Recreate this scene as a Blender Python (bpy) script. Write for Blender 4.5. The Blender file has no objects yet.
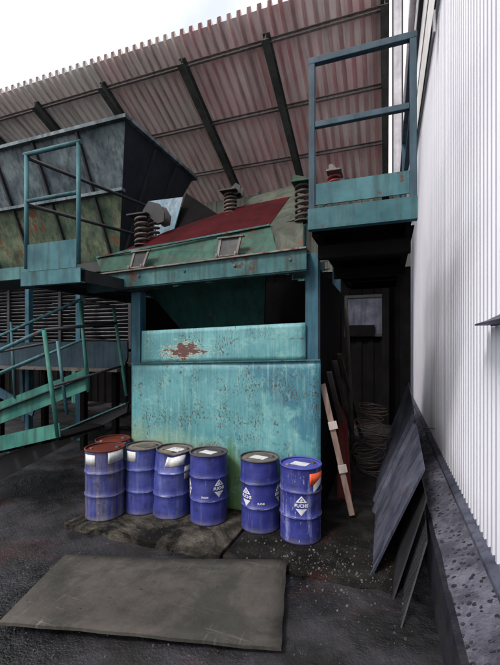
import bpy, bmesh, math, random
from mathutils import Vector, Matrix
random.seed(7)
R = math.radians
scene = bpy.context.scene
COL = scene.collection

# ---------------------------------------------------------------- camera
YAW, CAMZ, FPX = R(20.07), 1.6, 375.0
cam_data = bpy.data.cameras.new('camera')
cam_data.sensor_fit = 'HORIZONTAL'
cam_data.sensor_width = 36.0
cam_data.lens = FPX / 500 * 36
cam_data.shift_y = 0.025
cam_data.clip_end = 2000
cam_data.clip_start = 0.05
cam = bpy.data.objects.new('camera', cam_data)
cam.location = (0, 0, CAMZ)
cam.rotation_euler = (R(90), 0, YAW)
COL.objects.link(cam)
scene.camera = cam

# ---------------------------------------------------------------- light
SUN_EL, SUN_AZ = R(50), R(203)       # azimuth the light comes from, clockwise from +Y
world = bpy.data.worlds.new('World')
scene.world = world
world.use_nodes = True
wn = world.node_tree.nodes
wn.clear()
w_out = wn.new('ShaderNodeOutputWorld')
w_bg = wn.new('ShaderNodeBackground')
w_sky = wn.new('ShaderNodeTexSky')
w_sky.sky_type = 'NISHITA'
w_sky.sun_disc = False
w_sky.sun_elevation = SUN_EL
w_sky.sun_rotation = SUN_AZ
w_sky.air_density = 1.0
w_sky.dust_density = 6.0
w_sky.ozone_density = 1.5
w_bg.inputs['Strength'].default_value = 0.15
w_tc = wn.new('ShaderNodeTexCoord')
w_no = wn.new('ShaderNodeTexNoise'); w_no.inputs['Scale'].default_value = 2.2; w_no.inputs['Detail'].default_value = 5
w_dot = wn.new('ShaderNodeVectorMath'); w_dot.operation = 'DOT_PRODUCT'
w_dot.inputs[1].default_value = (math.sin(SUN_AZ) * math.cos(SUN_EL), math.cos(SUN_AZ) * math.cos(SUN_EL), math.sin(SUN_EL))
w_sum = wn.new('ShaderNodeMath'); w_sum.operation = 'MULTIPLY_ADD'; w_sum.inputs[1].default_value = .7
w_cr = wn.new('ShaderNodeValToRGB')
w_cr.color_ramp.elements[0].position = .3; w_cr.color_ramp.elements[0].color = (1.85, 2.05, 2.25, 1)
w_cr.color_ramp.elements[1].position = 1.0; w_cr.color_ramp.elements[1].color = (5.2, 5.1, 5.0, 1)
e_ = w_cr.color_ramp.elements.new(.62); e_.color = (2.35, 2.45, 2.55, 1)
w_mx = wn.new('ShaderNodeMix'); w_mx.data_type = 'RGBA'; w_mx.inputs[0].default_value = .85
wl = world.node_tree.links
wl.new(w_tc.outputs['Generated'], w_no.inputs['Vector']); wl.new(w_tc.outputs['Generated'], w_dot.inputs[0]); wl.new(w_dot.outputs['Value'], w_sum.inputs[0]); wl.new(w_no.outputs['Fac'], w_sum.inputs[2]); wl.new(w_sum.outputs[0], w_cr.inputs[0])
wl.new(w_sky.outputs[0], w_mx.inputs[6]); wl.new(w_cr.outputs[0], w_mx.inputs[7])
wl.new(w_mx.outputs[2], w_bg.inputs['Color'])
world.node_tree.links.new(w_bg.outputs[0], w_out.inputs['Surface'])
sun_data = bpy.data.lights.new('sun', 'SUN')
sun_data.energy = 1.3
sun_data.angle = R(12)
sun_data.color = (1.0, 0.95, 0.9)
sun = bpy.data.objects.new('sun', sun_data)
sd = Vector((math.sin(SUN_AZ) * math.cos(SUN_EL), math.cos(SUN_AZ) * math.cos(SUN_EL), math.sin(SUN_EL)))
sun.rotation_euler = sd.to_track_quat('Z', 'Y').to_euler()
sun.location = (-6, -8, 12)
COL.objects.link(sun)
scene.view_settings.view_transform = 'Standard'
scene.view_settings.look = 'None'
scene.view_settings.gamma = 1
scene.view_settings.use_curve_mapping = False
scene.view_settings.exposure = 1.45
scene.cycles.max_bounces = 8
scene.cycles.diffuse_bounces = 5

# ---------------------------------------------------------------- geometry helpers
CA, SA = math.cos(YAW), math.sin(YAW)

def at(u, v, Y=None, Z=None, X=None):
    """A point of the place on the plane Y=, Z= or X=, from measured photo coordinates."""
    a = (u - 250) / FPX
    x, y, z = a * CA - SA, a * SA + CA, (345 - v) / FPX
    if Y is not None: c = Y / y
    elif Z is not None: c = (Z - CAMZ) / z
    else: c = X / x
    return Vector((x * c, y * c, z * c + CAMZ))

class MB:
    def __init__(s): s.v, s.f, s.sm = [], [], []
    def add(s, vs, fs, smooth=False):
        b = len(s.v)
        s.v += [Vector(p) for p in vs]
        s.f += [tuple(b + i for i in f) for f in fs]
        s.sm += [smooth] * len(fs)
        return s
    def box(s, x0, x1, y0, y1, z0, z1):
        return s.add([(x0,y0,z0),(x1,y0,z0),(x1,y1,z0),(x0,y1,z0),(x0,y0,z1),(x1,y0,z1),(x1,y1,z1),(x0,y1,z1)],
              [(0,3,2,1),(4,5,6,7),(0,1,5,4),(1,2,6,5),(2,3,7,6),(3,0,4,7)])
    def bar(s, p, q, w, h, up=(0,0,1)):
        p, q = Vector(p), Vector(q)
        d = (q - p).normalized()
        up = Vector(up)
        side = d.cross(up)
        if side.length < 1e-4: side = d.cross(Vector((0,1,0)))
        side.normalize(); n = side.cross(d).normalized()
        vs = []
        for e in (p, q):
            for a, b in ((-1,-1),(1,-1),(1,1),(-1,1)):
                vs.append(e + side * a * w / 2 + n * b * h / 2)
        return s.add(vs, [(0,3,2,1),(4,5,6,7),(0,1,5,4),(1,2,6,5),(2,3,7,6),(3,0,4,7)])
    def channel(s, p, q, w, h, t=.012, open_side=1, up=(0,0,1)):
        """C-channel lying along p-q: web plus two flanges."""
        p, q = Vector(p), Vector(q)
        d = (q - p).normalized(); side = d.cross(Vector(up)).normalized(); n = side.cross(d)
        o = side * open_side
        s.bar(p - o * (w/2 - t/2), q - o * (w/2 - t/2), t, h - 2*t - .001, up)
        s.bar(p + n * (h/2 - t/2), q + n * (h/2 - t/2), w, t, up)
        s.bar(p - n * (h/2 - t/2), q - n * (h/2 - t/2), w, t, up)
        return s
    def ibeam(s, p, q, w, h, t=.012, up=(0,0,1)):
        p, q = Vector(p), Vector(q)
        d = (q - p).normalized(); side = d.cross(Vector(up)).normalized(); n = side.cross(d)
        s.bar(p, q, t, h - 2*t - .001, up)
        s.bar(p + n * (h/2 - t/2), q + n * (h/2 - t/2), w, t, up)
        s.bar(p - n * (h/2 - t/2), q - n * (h/2 - t/2), w, t, up)
        return s
    def tube(s, pts, r, n=10, closed=False):
        pts = [Vector(p) for p in pts]
        vs, fs = [], []
        m = len(pts)
        nrm = None
        for i, p in enumerate(pts):
            if closed: d = pts[(i+1) % m] - pts[i-1]
            else: d = pts[min(i+1, m-1)] - pts[max(i-1, 0)]
            d.normalize()
            if nrm is None:
                nrm = d.cross(Vector((0,0,1)))
                if nrm.length < 1e-3: nrm = d.cross(Vector((1,0,0)))
            nrm = (nrm - d * nrm.dot(d)).normalized()
            bn = d.cross(nrm)
            for k in range(n):
                a = 2 * math.pi * k / n
                vs.append(p + (nrm * math.cos(a) + bn * math.sin(a)) * r)
        for i in range(m if closed else m - 1):
            j = (i + 1) % m
            for k in range(n):
                l = (k + 1) % n
                fs.append((i*n+k, i*n+l, j*n+l, j*n+k))
        s.add(vs, fs, True)
        if not closed:
            b = len(s.v) - m * n
            s.f.append(tuple(b + k for k in reversed(range(n)))); s.sm.append(False)
            s.f.append(tuple(b + (m-1)*n + k for k in range(n))); s.sm.append(False)
        return s
    def plate(s, pts, t, n=None):
        """A flat polygon of real thickness; pts is its front face."""
        pts = [Vector(p) for p in pts]
        if n is None:
            n = Vector((0,0,0))
            for i in range(1, len(pts) - 1): n += (pts[i]-pts[0]).cross(pts[i+1]-pts[0])
            n.normalize()
        n = Vector(n)
        k = len(pts)
        vs = pts + [p - n * t for p in pts]
        fs = [tuple(range(k)), tuple(reversed(range(k, 2*k)))]
        for i in range(k):
            j = (i + 1) % k
            fs.append((i, i + k, j + k, j))
        return s.add(vs, fs)
    def lathe(s, prof, n=40, smooth=True, cap0=True, cap1=False):
        vs, fs = [], []
        for r, z in prof:
            for k in range(n):
                a = 2 * math.pi * k / n
                vs.append((r * math.cos(a), r * math.sin(a), z))
        for i in range(len(prof) - 1):
            for k in range(n):
                l = (k + 1) % n
                fs.append((i*n+k, i*n+l, (i+1)*n+l, (i+1)*n+k))
        s.add(vs, fs, smooth)
        b = len(s.v) - len(vs)
        if cap0: s.f.append(tuple(b + k for k in reversed(range(n)))); s.sm.append(False)
        if cap1: s.f.append(tuple(b + (len(prof)-1)*n + k for k in range(n))); s.sm.append(False)
        return s
    def helix(s, base, r, h, turns, wire, n=8):
        pts = []
        steps = int(turns * 18)
        for i in range(steps + 1):
            t = i / steps
            a = 2 * math.pi * turns * t
            pts.append(Vector(base) + Vector((r*math.cos(a), r*math.sin(a), wire + (h - 2*wire) * t)))
        return s.tube(pts, wire, n)
    def build(s, name, mat, parent=None, bevel=0.0, solid=0.0):
        me = bpy.data.meshes.new(name)
        me.from_pydata([tuple(v) for v in s.v], [], s.f)
        me.polygons.foreach_set('use_smooth', s.sm)
        me.update()
        bm = bmesh.new(); bm.from_mesh(me)
        if not solid: bmesh.ops.recalc_face_normals(bm, faces=bm.faces)
        bm.to_mesh(me); bm.free()
        me.materials.append(mat)
        o = bpy.data.objects.new(name, me)
        COL.objects.link(o)
        if parent:
            o.parent = parent
        if solid:
            m = o.modifiers.new('thickness', 'SOLIDIFY'); m.thickness = solid; m.offset = 0
        if bevel:
            m = o.modifiers.new('bevel', 'BEVEL'); m.width = bevel; m.segments = 2; m.limit_method = 'ANGLE'
        return o

def tag(o, label=None, cat=None, group=None, kind=None):
    if label: o['label'] = label
    if cat: o['category'] = cat
    if group: o['group'] = group
    if kind: o['kind'] = kind
    return o

def thing(name, label, cat, loc=(0,0,0), rz=0, group=None):
    o = bpy.data.objects.new(name, None)
    o.location = loc; o.rotation_euler = (0,0,rz)
    o.empty_display_size = .2
    COL.objects.link(o)
    return tag(o, label, cat, group)

class Sub:
    """Lets parts of a thing be written in place coordinates: shifts them to the thing's base."""
    def __init__(s, root): s.root = root
    def __call__(s, mb, name, mat, parent=None, **k):
        off = s.root.location
        mb.v = [v - off for v in mb.v]
        return mb.build(name, mat, parent or s.root, **k)

# ---------------------------------------------------------------- materials
def nodes(name):
    m = bpy.data.materials.new(name); m.use_nodes = True
    nt = m.node_tree
    b = nt.nodes['Principled BSDF']
    return m, nt, b

def coords(nt, scale=(1,1,1), rand=True):
    tc = nt.nodes.new('ShaderNodeTexCoord')
    mp = nt.nodes.new('ShaderNodeMapping')
    mp.inputs['Scale'].default_value = scale
    if rand:
        oi = nt.nodes.new('ShaderNodeObjectInfo')
        mu = nt.nodes.new('ShaderNodeMath'); mu.operation = 'MULTIPLY'; mu.inputs[1].default_value = 17.0
        nt.links.new(oi.outputs['Random'], mu.inputs[0])
        ad = nt.nodes.new('ShaderNodeVectorMath'); ad.operation = 'ADD'
        nt.links.new(tc.outputs['Object'], ad.inputs[0]); nt.links.new(mu.outputs[0], ad.inputs[1])
        nt.links.new(ad.outputs[0], mp.inputs['Vector'])
    else:
        nt.links.new(tc.outputs['Object'], mp.inputs['Vector'])
    return mp.outputs['Vector']

def noise(nt, vec, scale, detail=6, rough=.6, dist=0):
    n = nt.nodes.new('ShaderNodeTexNoise')
    n.inputs['Scale'].default_value = scale; n.inputs['Detail'].default_value = detail
    n.inputs['Roughness'].default_value = rough; n.inputs['Distortion'].default_value = dist
    nt.links.new(vec, n.inputs['Vector'])
    return n.outputs['Fac']

def ramp(nt, fac, a, b, c0=(0,0,0,1), c1=(1,1,1,1)):
    r = nt.nodes.new('ShaderNodeValToRGB')
    r.color_ramp.elements[0].position = a; r.color_ramp.elements[1].position = b
    r.color_ramp.elements[0].color = c0; r.color_ramp.elements[1].color = c1
    nt.links.new(fac, r.inputs[0])
    return r.outputs[0]

def mix(nt, fac, a, b, mode='MIX'):
    m = nt.nodes.new('ShaderNodeMix'); m.data_type = 'RGBA'; m.blend_type = mode
    for sock, val in ((m.inputs[0], fac), (m.inputs[6], a), (m.inputs[7], b)):
        if isinstance(val, (int, float)): sock.default_value = val
        elif isinstance(val, tuple): sock.default_value = val if len(val) == 4 else val + (1,)
        else: nt.links.new(val, sock)
    return m.outputs[2]

def math_(nt, op, a, b=None):
    m = nt.nodes.new('ShaderNodeMath'); m.operation = op
    for i, val in enumerate((a, b)):
        if val is None: continue
        if isinstance(val, (int, float)): m.inputs[i].default_value = val
        else: nt.links.new(val, m.inputs[i])
    return m.outputs[0]

def bump(nt, b, h, strength=.3, dist=.01):
    n = nt.nodes.new('ShaderNodeBump')
    n.inputs['Strength'].default_value = strength; n.inputs['Distance'].default_value = dist
    nt.links.new(h, n.inputs['Height']); nt.links.new(n.outputs[0], b.inputs['Normal'])

def painted(name, base, second=None, dirt=(.03,.025,.02), rust=(.06,.022,.014), rust_amt=.3, dirt_amt=.5,
            scale=3.0, rough=.55, metal=0.0, streak=(14,14,1.2), bmp=.25, rscale=9, spec=.14):
    """Weathered paint: patchy tone, running streaks of dirt, flaked rust."""
    m, nt, b = nodes(name)
    v = coords(nt)
    second = second or tuple(min(1, c * 1.5) for c in base)
    col = mix(nt, ramp(nt, noise(nt, v, scale, 5), .35, .68), base, second)
    sv = coords(nt, streak)
    s = ramp(nt, noise(nt, sv, 1.0, 6, .65), .46, .75)
    col = mix(nt, math_(nt, 'MULTIPLY', s, dirt_amt), col, dirt)
    rn = math_(nt, 'ADD', math_(nt, 'MULTIPLY', noise(nt, v, rscale, 9, .7), .6), math_(nt, 'MULTIPLY', noise(nt, v, rscale * .22, 3), .4))
    hi = .72 - .24 * rust_amt
    rm = ramp(nt, rn, hi - .025, hi + .025)
    rc = mix(nt, noise(nt, v, 40, 3), rust, tuple(c * 2.2 for c in rust))
    col = mix(nt, rm, col, rc)
    nt.links.new(col, b.inputs['Base Color'])
    ro = math_(nt, 'ADD', math_(nt, 'MULTIPLY', rm, .3), math_(nt, 'ADD', math_(nt, 'MULTIPLY', noise(nt, v, 14, 4), .3), rough - .15))
    nt.links.new(ro, b.inputs['Roughness'])
    b.inputs['Metallic'].default_value = metal
    b.inputs['Specular IOR Level'].default_value = spec
    h = math_(nt, 'SUBTRACT', math_(nt, 'MULTIPLY', noise(nt, v, 30, 6), .35), math_(nt, 'MULTIPLY', rm, .5))
    bump(nt, b, h, bmp, .01)
    return m

def flat(name, base, rough=.6, metal=0):
    m, nt, b = nodes(name)
    v = coords(nt)
    col = mix(nt, noise(nt, v, 12, 5), tuple(c * .75 for c in base), tuple(min(1, c * 1.2) for c in base))
    nt.links.new(col, b.inputs['Base Color'])
    b.inputs['Roughness'].default_value = rough; b.inputs['Metallic'].default_value = metal
    return m

RAD, HT = .168, .612
M = {}
M['teal_rail'] = painted('teal_rail_paint', (.018,.062,.078), (.05,.135,.155), rust_amt=.45, dirt_amt=.85, dirt=(.018,.022,.022))
M['green_rail'] = painted('green_rail_paint', (.016,.085,.075), (.045,.155,.13), rust_amt=.45, dirt_amt=.85, dirt=(.018,.022,.018))
M['blue_grey'] = painted('blue_grey_paint', (.022,.045,.065), (.045,.08,.11), rust_amt=.3, dirt_amt=.7, dirt=(.01,.013,.016))
M['beam'] = painted('beam_paint', (.018,.062,.07), (.06,.145,.15), rust=(.045,.016,.012), rust_amt=.6, dirt_amt=.95, dirt=(.018,.018,.017))
M['post_blue'] = painted('post_blue_paint', (.013,.055,.085), (.035,.1,.14), rust_amt=.4, dirt_amt=.8, dirt=(.01,.012,.014))
M['dark_steel'] = painted('dark_steel', (.012,.013,.016), (.024,.026,.031), rust_amt=.3, dirt_amt=.5, spec=.25)
M['black_shade_steel'] = painted('black_shade_steel', (.003,.003,.0035), (.006,.0055,.006), rust=(.01,.005,.004), rust_amt=.3, dirt=(.004,.003,.003), dirt_amt=.5, spec=.05, rough=1.0)  # near-black colour stands in for deep shade inside and under the steelwork
M['hopper_up'] = painted('hopper_steel', (.03,.046,.058), (.16,.2,.22), rust_amt=.4, dirt_amt=1.0, streak=(15,15,.5), dirt=(.016,.018,.022), scale=2)
M['hopper_low'] = painted('hopper_mossy_steel', (.028,.055,.042), (.13,.155,.1), rust=(.07,.028,.015), rust_amt=.62, dirt_amt=1.0, streak=(15,15,.5), dirt=(.015,.018,.012))
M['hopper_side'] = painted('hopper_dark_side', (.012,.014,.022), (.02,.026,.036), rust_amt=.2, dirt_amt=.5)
M['tray'] = painted('tray_green_paint', (.006,.034,.026), (.02,.07,.05), rust=(.05,.018,.012), rust_amt=.55, dirt_amt=.95, dirt=(.01,.012,.01))
M['red_plate'] = painted('red_oxide', (.022,.0012,.0025), (.045,.003,.005), dirt=(.01,.004,.004), rust_amt=.3, dirt_amt=.9, rough=.85, spec=.06)
M['chute'] = painted('chute_dark_teal', (.005,.03,.028), (.012,.05,.046), rust_amt=.4, dirt_amt=.8, dirt=(.006,.008,.008))
M['pale_blue'] = painted('pale_blue_scuffed', (.06,.11,.145), (.15,.21,.26), rust_amt=.4, dirt_amt=.9)
M['spring'] = painted('spring_steel', (.05,.036,.033), (.11,.085,.08), rust_amt=.5, dirt_amt=.6)
M['spring_red'] = painted('spring_red_steel', (.2,.04,.04), (.3,.07,.07), rust_amt=.2, dirt_amt=.2)
M['bare_edge'] = painted('worn_bright_steel', (.1,.088,.082), (.19,.17,.16), rust_amt=.6, dirt_amt=.8)
M['rust'] = painted('rusty_steel', (.012,.006,.005), (.022,.009,.007), rust=(.02,.008,.006), rust_amt=.6, dirt_amt=.5, rough=.9, spec=.05)
M['wood_pale'] = painted('weathered_plank', (.16,.115,.1), (.27,.2,.175), rust=(.07,.04,.03), rust_amt=.25, dirt_amt=.7, streak=(30,30,1.5), rough=.8)
M['wood_grey'] = painted('grey_plank', (.05,.045,.04), (.09,.082,.075), rust=(.03,.02,.015), rust_amt=.2, dirt_amt=.6, streak=(30,30,1.5), rough=.8)
M['red_board'] = painted('red_board_paint', (.07,.008,.008), (.1,.012,.012), rust_amt=.3, dirt_amt=.6)
M['sheet'] = painted('blue_grey_sheet', (.036,.04,.06), (.085,.09,.125), rust_amt=.25, dirt_amt=.9, rough=.5, dirt=(.012,.012,.016))
M['sheet_dark'] = painted('dark_sheet', (.008,.0085,.011), (.016,.017,.021), rust_amt=.3, dirt_amt=.5)
M['white_steel'] = painted('white_fascia_paint', (.74,.73,.74), (.84,.83,.84), dirt=(.4,.34,.3), rust_amt=.02, dirt_amt=.4)
M['grey_pipe'] = painted('grey_pipe', (.25,.25,.28), (.36,.36,.4), rust_amt=.05, dirt_amt=.4)
M['flare_grey_liner'] = painted('flare_tint_liner', (.025,.032,.025), (.055,.062,.048), rust_amt=.5, dirt_amt=.9, dirt=(.012,.015,.01))  # grey-green tint of lens flare painted into the feeder's end plates
M['rear_grey'] = painted('rear_cladding_grey', (.16,.17,.15), (.26,.26,.23), rust_amt=.3, dirt_amt=.6)
M['slat'] = painted('grey_slats', (.05,.05,.058), (.13,.13,.145), rust_amt=.3, dirt_amt=.8)
M['purlin'] = painted('purlin_paint', (.2,.17,.17), (.3,.26,.26), rust_amt=.3, dirt_amt=.6)
M['rafter'] = painted('rafter_paint', (.045,.048,.048), (.085,.092,.088), rust_amt=.35, dirt_amt=.7)
M['pale_patch'] = painted('pale_patch', (.3,.26,.25), (.45,.4,.38), rust_amt=.2, dirt_amt=.5)
M['wire'] = painted('rusty_wire', (.05,.035,.035), (.12,.09,.085), rust_amt=.4, dirt_amt=.3)
M['paper'] = None
M['white_print'] = flat('white_print', (.5,.51,.55), .5)

def mat_paper():
    m, nt, b = nodes('printed_paper')
    v = coords(nt, rand=False)
    w = nt.nodes.new('ShaderNodeTexWave'); w.wave_type = 'BANDS'; w.bands_direction = 'Z'
    w.inputs['Scale'].default_value = 34; w.inputs['Distortion'].default_value = 0
    nt.links.new(v, w.inputs['Vector'])
    n = noise(nt, coords(nt, (90,90,25)), 1.0, 2)
    k = math_(nt, 'MULTIPLY', ramp(nt, w.outputs['Fac'], .62, .75), ramp(nt, n, .46, .54))
    col = mix(nt, math_(nt, 'MULTIPLY', k, .55), (.42,.43,.44), (.06,.06,.09))
    col = mix(nt, math_(nt, 'MULTIPLY', ramp(nt, noise(nt, coords(nt), 14, 6), .5, .72), .55), col, (.2,.18,.15))
    nt.links.new(col, b.inputs['Base Color']); b.inputs['Roughness'].default_value = .7
    return m
M['paper'] = mat_paper()

def mat_drum(name, base, second, chip_amt=.3, fade=(.3,.3,.34), fade_amt=.2, rust_amt=.1):
    m, nt, b = nodes(name)
    v = coords(nt)
    col = mix(nt, ramp(nt, noise(nt, v, 7, 5), .35, .7), base, second)
    sv = coords(nt, (22,22,2.0))
    s = ramp(nt, noise(nt, sv, 1.0, 7, .7), .55 - .15 * fade_amt, .78 - .1 * fade_amt)
    col = mix(nt, math_(nt, 'MULTIPLY', s, min(1, fade_amt * 2)), col, fade)
    # pale scratches that run down the skin
    cv = coords(nt, (60,60,12))
    c = ramp(nt, noise(nt, cv, 1.0, 5, .7), .72 - .12 * chip_amt, .76 - .12 * chip_amt)
    col = mix(nt, math_(nt, 'MULTIPLY', c, .7), col, (.42,.44,.6))
    d = ramp(nt, noise(nt, v, 13, 9, .72), .54, .68)
    col = mix(nt, math_(nt, 'MULTIPLY', d, .75), col, (.012,.012,.022))
    rm = ramp(nt, noise(nt, v, 11, 9, .7), .74 - .22 * rust_amt, .78 - .22 * rust_amt)
    col = mix(nt, rm, col, (.09,.035,.02))
    tc0 = nt.nodes.new('ShaderNodeTexCoord'); sp0 = nt.nodes.new('ShaderNodeSeparateXYZ')
    nt.links.new(tc0.outputs['Object'], sp0.inputs[0])
    for zc in (HT * .345, HT * .675):
        dz = math_(nt, 'ABSOLUTE', math_(nt, 'SUBTRACT', sp0.outputs['Z'], zc))
        wv = math_(nt, 'ADD', math_(nt, 'MULTIPLY', dz, 26), noise(nt, coords(nt, (9,9,40)), 1, 6, .7))
        col = mix(nt, math_(nt, 'MULTIPLY', ramp(nt, wv, .42, .58, (1,1,1,1), (0,0,0,1)), .6), col, (.3,.33,.42))
    # splashed dirt just above the ground
    tc = nt.nodes.new('ShaderNodeTexCoord'); sp = nt.nodes.new('ShaderNodeSeparateXYZ')
    nt.links.new(tc.outputs['Object'], sp.inputs[0])
    g = math_(nt, 'ADD', sp.outputs['Z'], math_(nt, 'MULTIPLY', noise(nt, v, 25, 6), .14))
    gm = ramp(nt, g, .07, .13, (1,1,1,1), (0,0,0,1))
    col = mix(nt, math_(nt, 'MULTIPLY', gm, .75), col, (.03,.027,.025))
    nt.links.new(col, b.inputs['Base Color'])
    b.inputs['Roughness'].default_value = .42
    nt.links.new(math_(nt, 'ADD', .3, math_(nt, 'MULTIPLY', noise(nt, v, 18, 5), .35)), b.inputs['Roughness'])
    h = math_(nt, 'ADD', noise(nt, v, 9, 3), math_(nt, 'MULTIPLY', noise(nt, v, 60, 4), .12))
    bump(nt, b, h, .3, .012)
    return m
BLUE, BLUE2 = (.013,.017,.12), (.026,.033,.19)
M['drum'] = mat_drum('blue_drum_paint', BLUE, BLUE2, .2, fade_amt=.12)
M['drum_scratched'] = mat_drum('scratched_blue_drum_paint', BLUE, BLUE2, .75, fade=(.3,.32,.55), fade_amt=.3)
M['drum_faded'] = mat_drum('faded_blue_drum_paint', (.018,.024,.12), (.035,.044,.18), .3, fade=(.13,.115,.1), fade_amt=.75, rust_amt=.35)
M['drum_pale'] = mat_drum('pale_blue_drum_paint', (.02,.026,.145), (.038,.046,.21), .35, fade=(.1,.14,.26), fade_amt=.35)
M['lid_dark'] = painted('dirty_drum_lid', (.035,.035,.045), (.07,.065,.07), rust_amt=.4, dirt_amt=.3)
M['lid_blue'] = painted('blue_drum_lid', (.035,.04,.2), (.06,.065,.27), rust_amt=.2, dirt_amt=.3)
M['lid_rust'] = painted('rusty_drum_lid', (.06,.012,.008), (.1,.022,.014), rust_amt=.5, dirt_amt=.3, rough=.75)
M['lid_grime'] = painted('tan_grimy_lid', (.06,.058,.06), (.16,.14,.11), rust_amt=.3, dirt_amt=.4)
M['orange'] = flat('orange_label', (.6,.09,.03), .5)
M['black_print'] = flat('black_print', (.015,.015,.018), .5)

def mat_panel(name, upper):
    """Turquoise bin wall: old teal patches, pitting, peeled rust."""
    m, nt, b = nodes(name)
    v = coords(nt, rand=False)
    tc = nt.nodes.new('ShaderNodeTexCoord'); sp = nt.nodes.new('ShaderNodeSeparateXYZ')
    nt.links.new(tc.outputs['Object'], sp.inputs[0])
    col = mix(nt, ramp(nt, noise(nt, v, 2.2, 6, .6), .35, .65), (.034,.15,.175), (.085,.24,.26))
    if not upper:
        # older teal coat showing along the top and to the right, its edge ragged
        nz = math_(nt, 'MULTIPLY', noise(nt, v, 4.5, 9, .68), .9)
        e = math_(nt, 'ADD', math_(nt, 'ADD', sp.outputs['Z'], math_(nt, 'MULTIPLY', sp.outputs['X'], 1.1)), nz)
        col = mix(nt, math_(nt, 'MULTIPLY', ramp(nt, math_(nt, 'MULTIPLY', e, .2), .645, .66), .9), col, (.014,.095,.145))
        e3 = math_(nt, 'ADD', sp.outputs['Z'], math_(nt, 'MULTIPLY', noise(nt, coords(nt, (9,9,1.1), rand=False), 1, 7, .65), 1.0))
        col = mix(nt, math_(nt, 'MULTIPLY', ramp(nt, math_(nt, 'MULTIPLY', e3, .4), .55, .8), .4), col, (.016,.12,.165))
        # pale green-yellow lower coat
        e2 = math_(nt, 'ADD', sp.outputs['Z'], math_(nt, 'MULTIPLY', noise(nt, v, 2.6, 5), .9))
        col = mix(nt, math_(nt, 'MULTIPLY', ramp(nt, math_(nt, 'MULTIPLY', math_(nt, 'ADD', e2, math_(nt, 'MULTIPLY', sp.outputs['X'], .22)), .5), .5, .68, (1,1,1,1), (0,0,0,1)), .7), col, (.2,.26,.14))
    if not upper:  # green lens-flare glow painted into the colour, low at the centre
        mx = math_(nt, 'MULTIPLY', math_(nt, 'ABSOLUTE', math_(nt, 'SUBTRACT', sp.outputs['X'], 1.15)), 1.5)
        flare_mask = math_(nt, 'ADD', math_(nt, 'ADD', mx, math_(nt, 'MULTIPLY', sp.outputs['Z'], .9)), math_(nt, 'MULTIPLY', noise(nt, coords(nt, (12,12,3), rand=False), 1, 7, .65), .7))
        col = mix(nt, math_(nt, 'MULTIPLY', ramp(nt, math_(nt, 'MULTIPLY', flare_mask, .5), .38, .55, (1,1,1,1), (0,0,0,1)), .75), col, (.06,.14,.02))
    sv = coords(nt, (26,26,1.3), rand=False)
    col = mix(nt, math_(nt, 'MULTIPLY', ramp(nt, noise(nt, sv, 1, 7, .7), .5, .75), .55), col, (.02,.06,.065))
    col = mix(nt, math_(nt, 'MULTIPLY', ramp(nt, noise(nt, coords(nt, (34,34,2.2), rand=False), 1, 6, .7), .5, .72), .45), col, (.24,.38,.36))
    mt_ = ramp(nt, noise(nt, v, 9, 10, .74), .48, .66)
    col = mix(nt, math_(nt, 'MULTIPLY', mt_, .5), col, (.02,.115,.125))
    col = mix(nt, math_(nt, 'MULTIPLY', ramp(nt, noise(nt, v, 5.5, 10, .76), .54, .6), .4), col, (.17,.33,.31))
    # pits
    p = math_(nt, 'MULTIPLY', ramp(nt, noise(nt, coords(nt, (75,75,38), rand=False), 1, 4, .65), .53, .57), ramp(nt, noise(nt, coords(nt, (3.4,3.4,3.0), rand=False), 1, 5, .6), .5, .6))
    col = mix(nt, p, col, (.03,.03,.025))
    # peeled rust
    if upper:
        dx = math_(nt, 'ABSOLUTE', math_(nt, 'SUBTRACT', sp.outputs['X'], .52))
        dz = math_(nt, 'ABSOLUTE', math_(nt, 'SUBTRACT', sp.outputs['Z'], .13))
        d = math_(nt, 'ADD', math_(nt, 'MULTIPLY', dx, 1.6), math_(nt, 'MULTIPLY', dz, 4.2))
        rn = math_(nt, 'SUBTRACT', math_(nt, 'ADD', noise(nt, coords(nt, (9,9,30), rand=False), 1, 10, .74), .22), math_(nt, 'MULTIPLY', d, .36))
        rm = ramp(nt, rn, .585, .6)
        ed = ramp(nt, rn, .545, .58)
        col = mix(nt, math_(nt, 'MULTIPLY', ed, .7), col, (.42,.5,.42))
    else:
        rm = ramp(nt, math_(nt, 'ADD', math_(nt, 'MULTIPLY', noise(nt, v, 14, 8, .7), .6), math_(nt, 'MULTIPLY', noise(nt, v, 2.1, 3), .4)), .6, .63)
    W_, H_ = (1.80, .24) if upper else (1.965, 1.38)
    ex = math_(nt, 'MINIMUM', math_(nt, 'ABSOLUTE', sp.outputs['X']), math_(nt, 'ABSOLUTE', math_(nt, 'SUBTRACT', sp.outputs['X'], W_)))
    ez = math_(nt, 'ABSOLUTE', math_(nt, 'SUBTRACT', sp.outputs['Z'], H_))
    en = math_(nt, 'ADD', math_(nt, 'MINIMUM', ex, ez), math_(nt, 'MULTIPLY', noise(nt, v, 11, 9, .74), .22))
    rm = math_(nt, 'MAXIMUM', rm, ramp(nt, en, .088, .1, (1,1,1,1), (0,0,0,1)))
    col = mix(nt, rm, col, mix(nt, noise(nt, v, 40, 3), (.03,.01,.01), (.09,.03,.025)))
    nt.links.new(col, b.inputs['Base Color'])
    nt.links.new(math_(nt, 'ADD', .45, math_(nt, 'MULTIPLY', noise(nt, v, 12, 5), .3)), b.inputs['Roughness'])
    h = math_(nt, 'SUBTRACT', math_(nt, 'ADD', math_(nt, 'MULTIPLY', noise(nt, v, 1.6, 2), 1.5), math_(nt, 'MULTIPLY', noise(nt, v, 30, 5), .2)),
              math_(nt, 'ADD', math_(nt, 'MULTIPLY', rm, .3), math_(nt, 'MULTIPLY', p, .2)))
    bump(nt, b, h, .35, .012)
    return m
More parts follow.
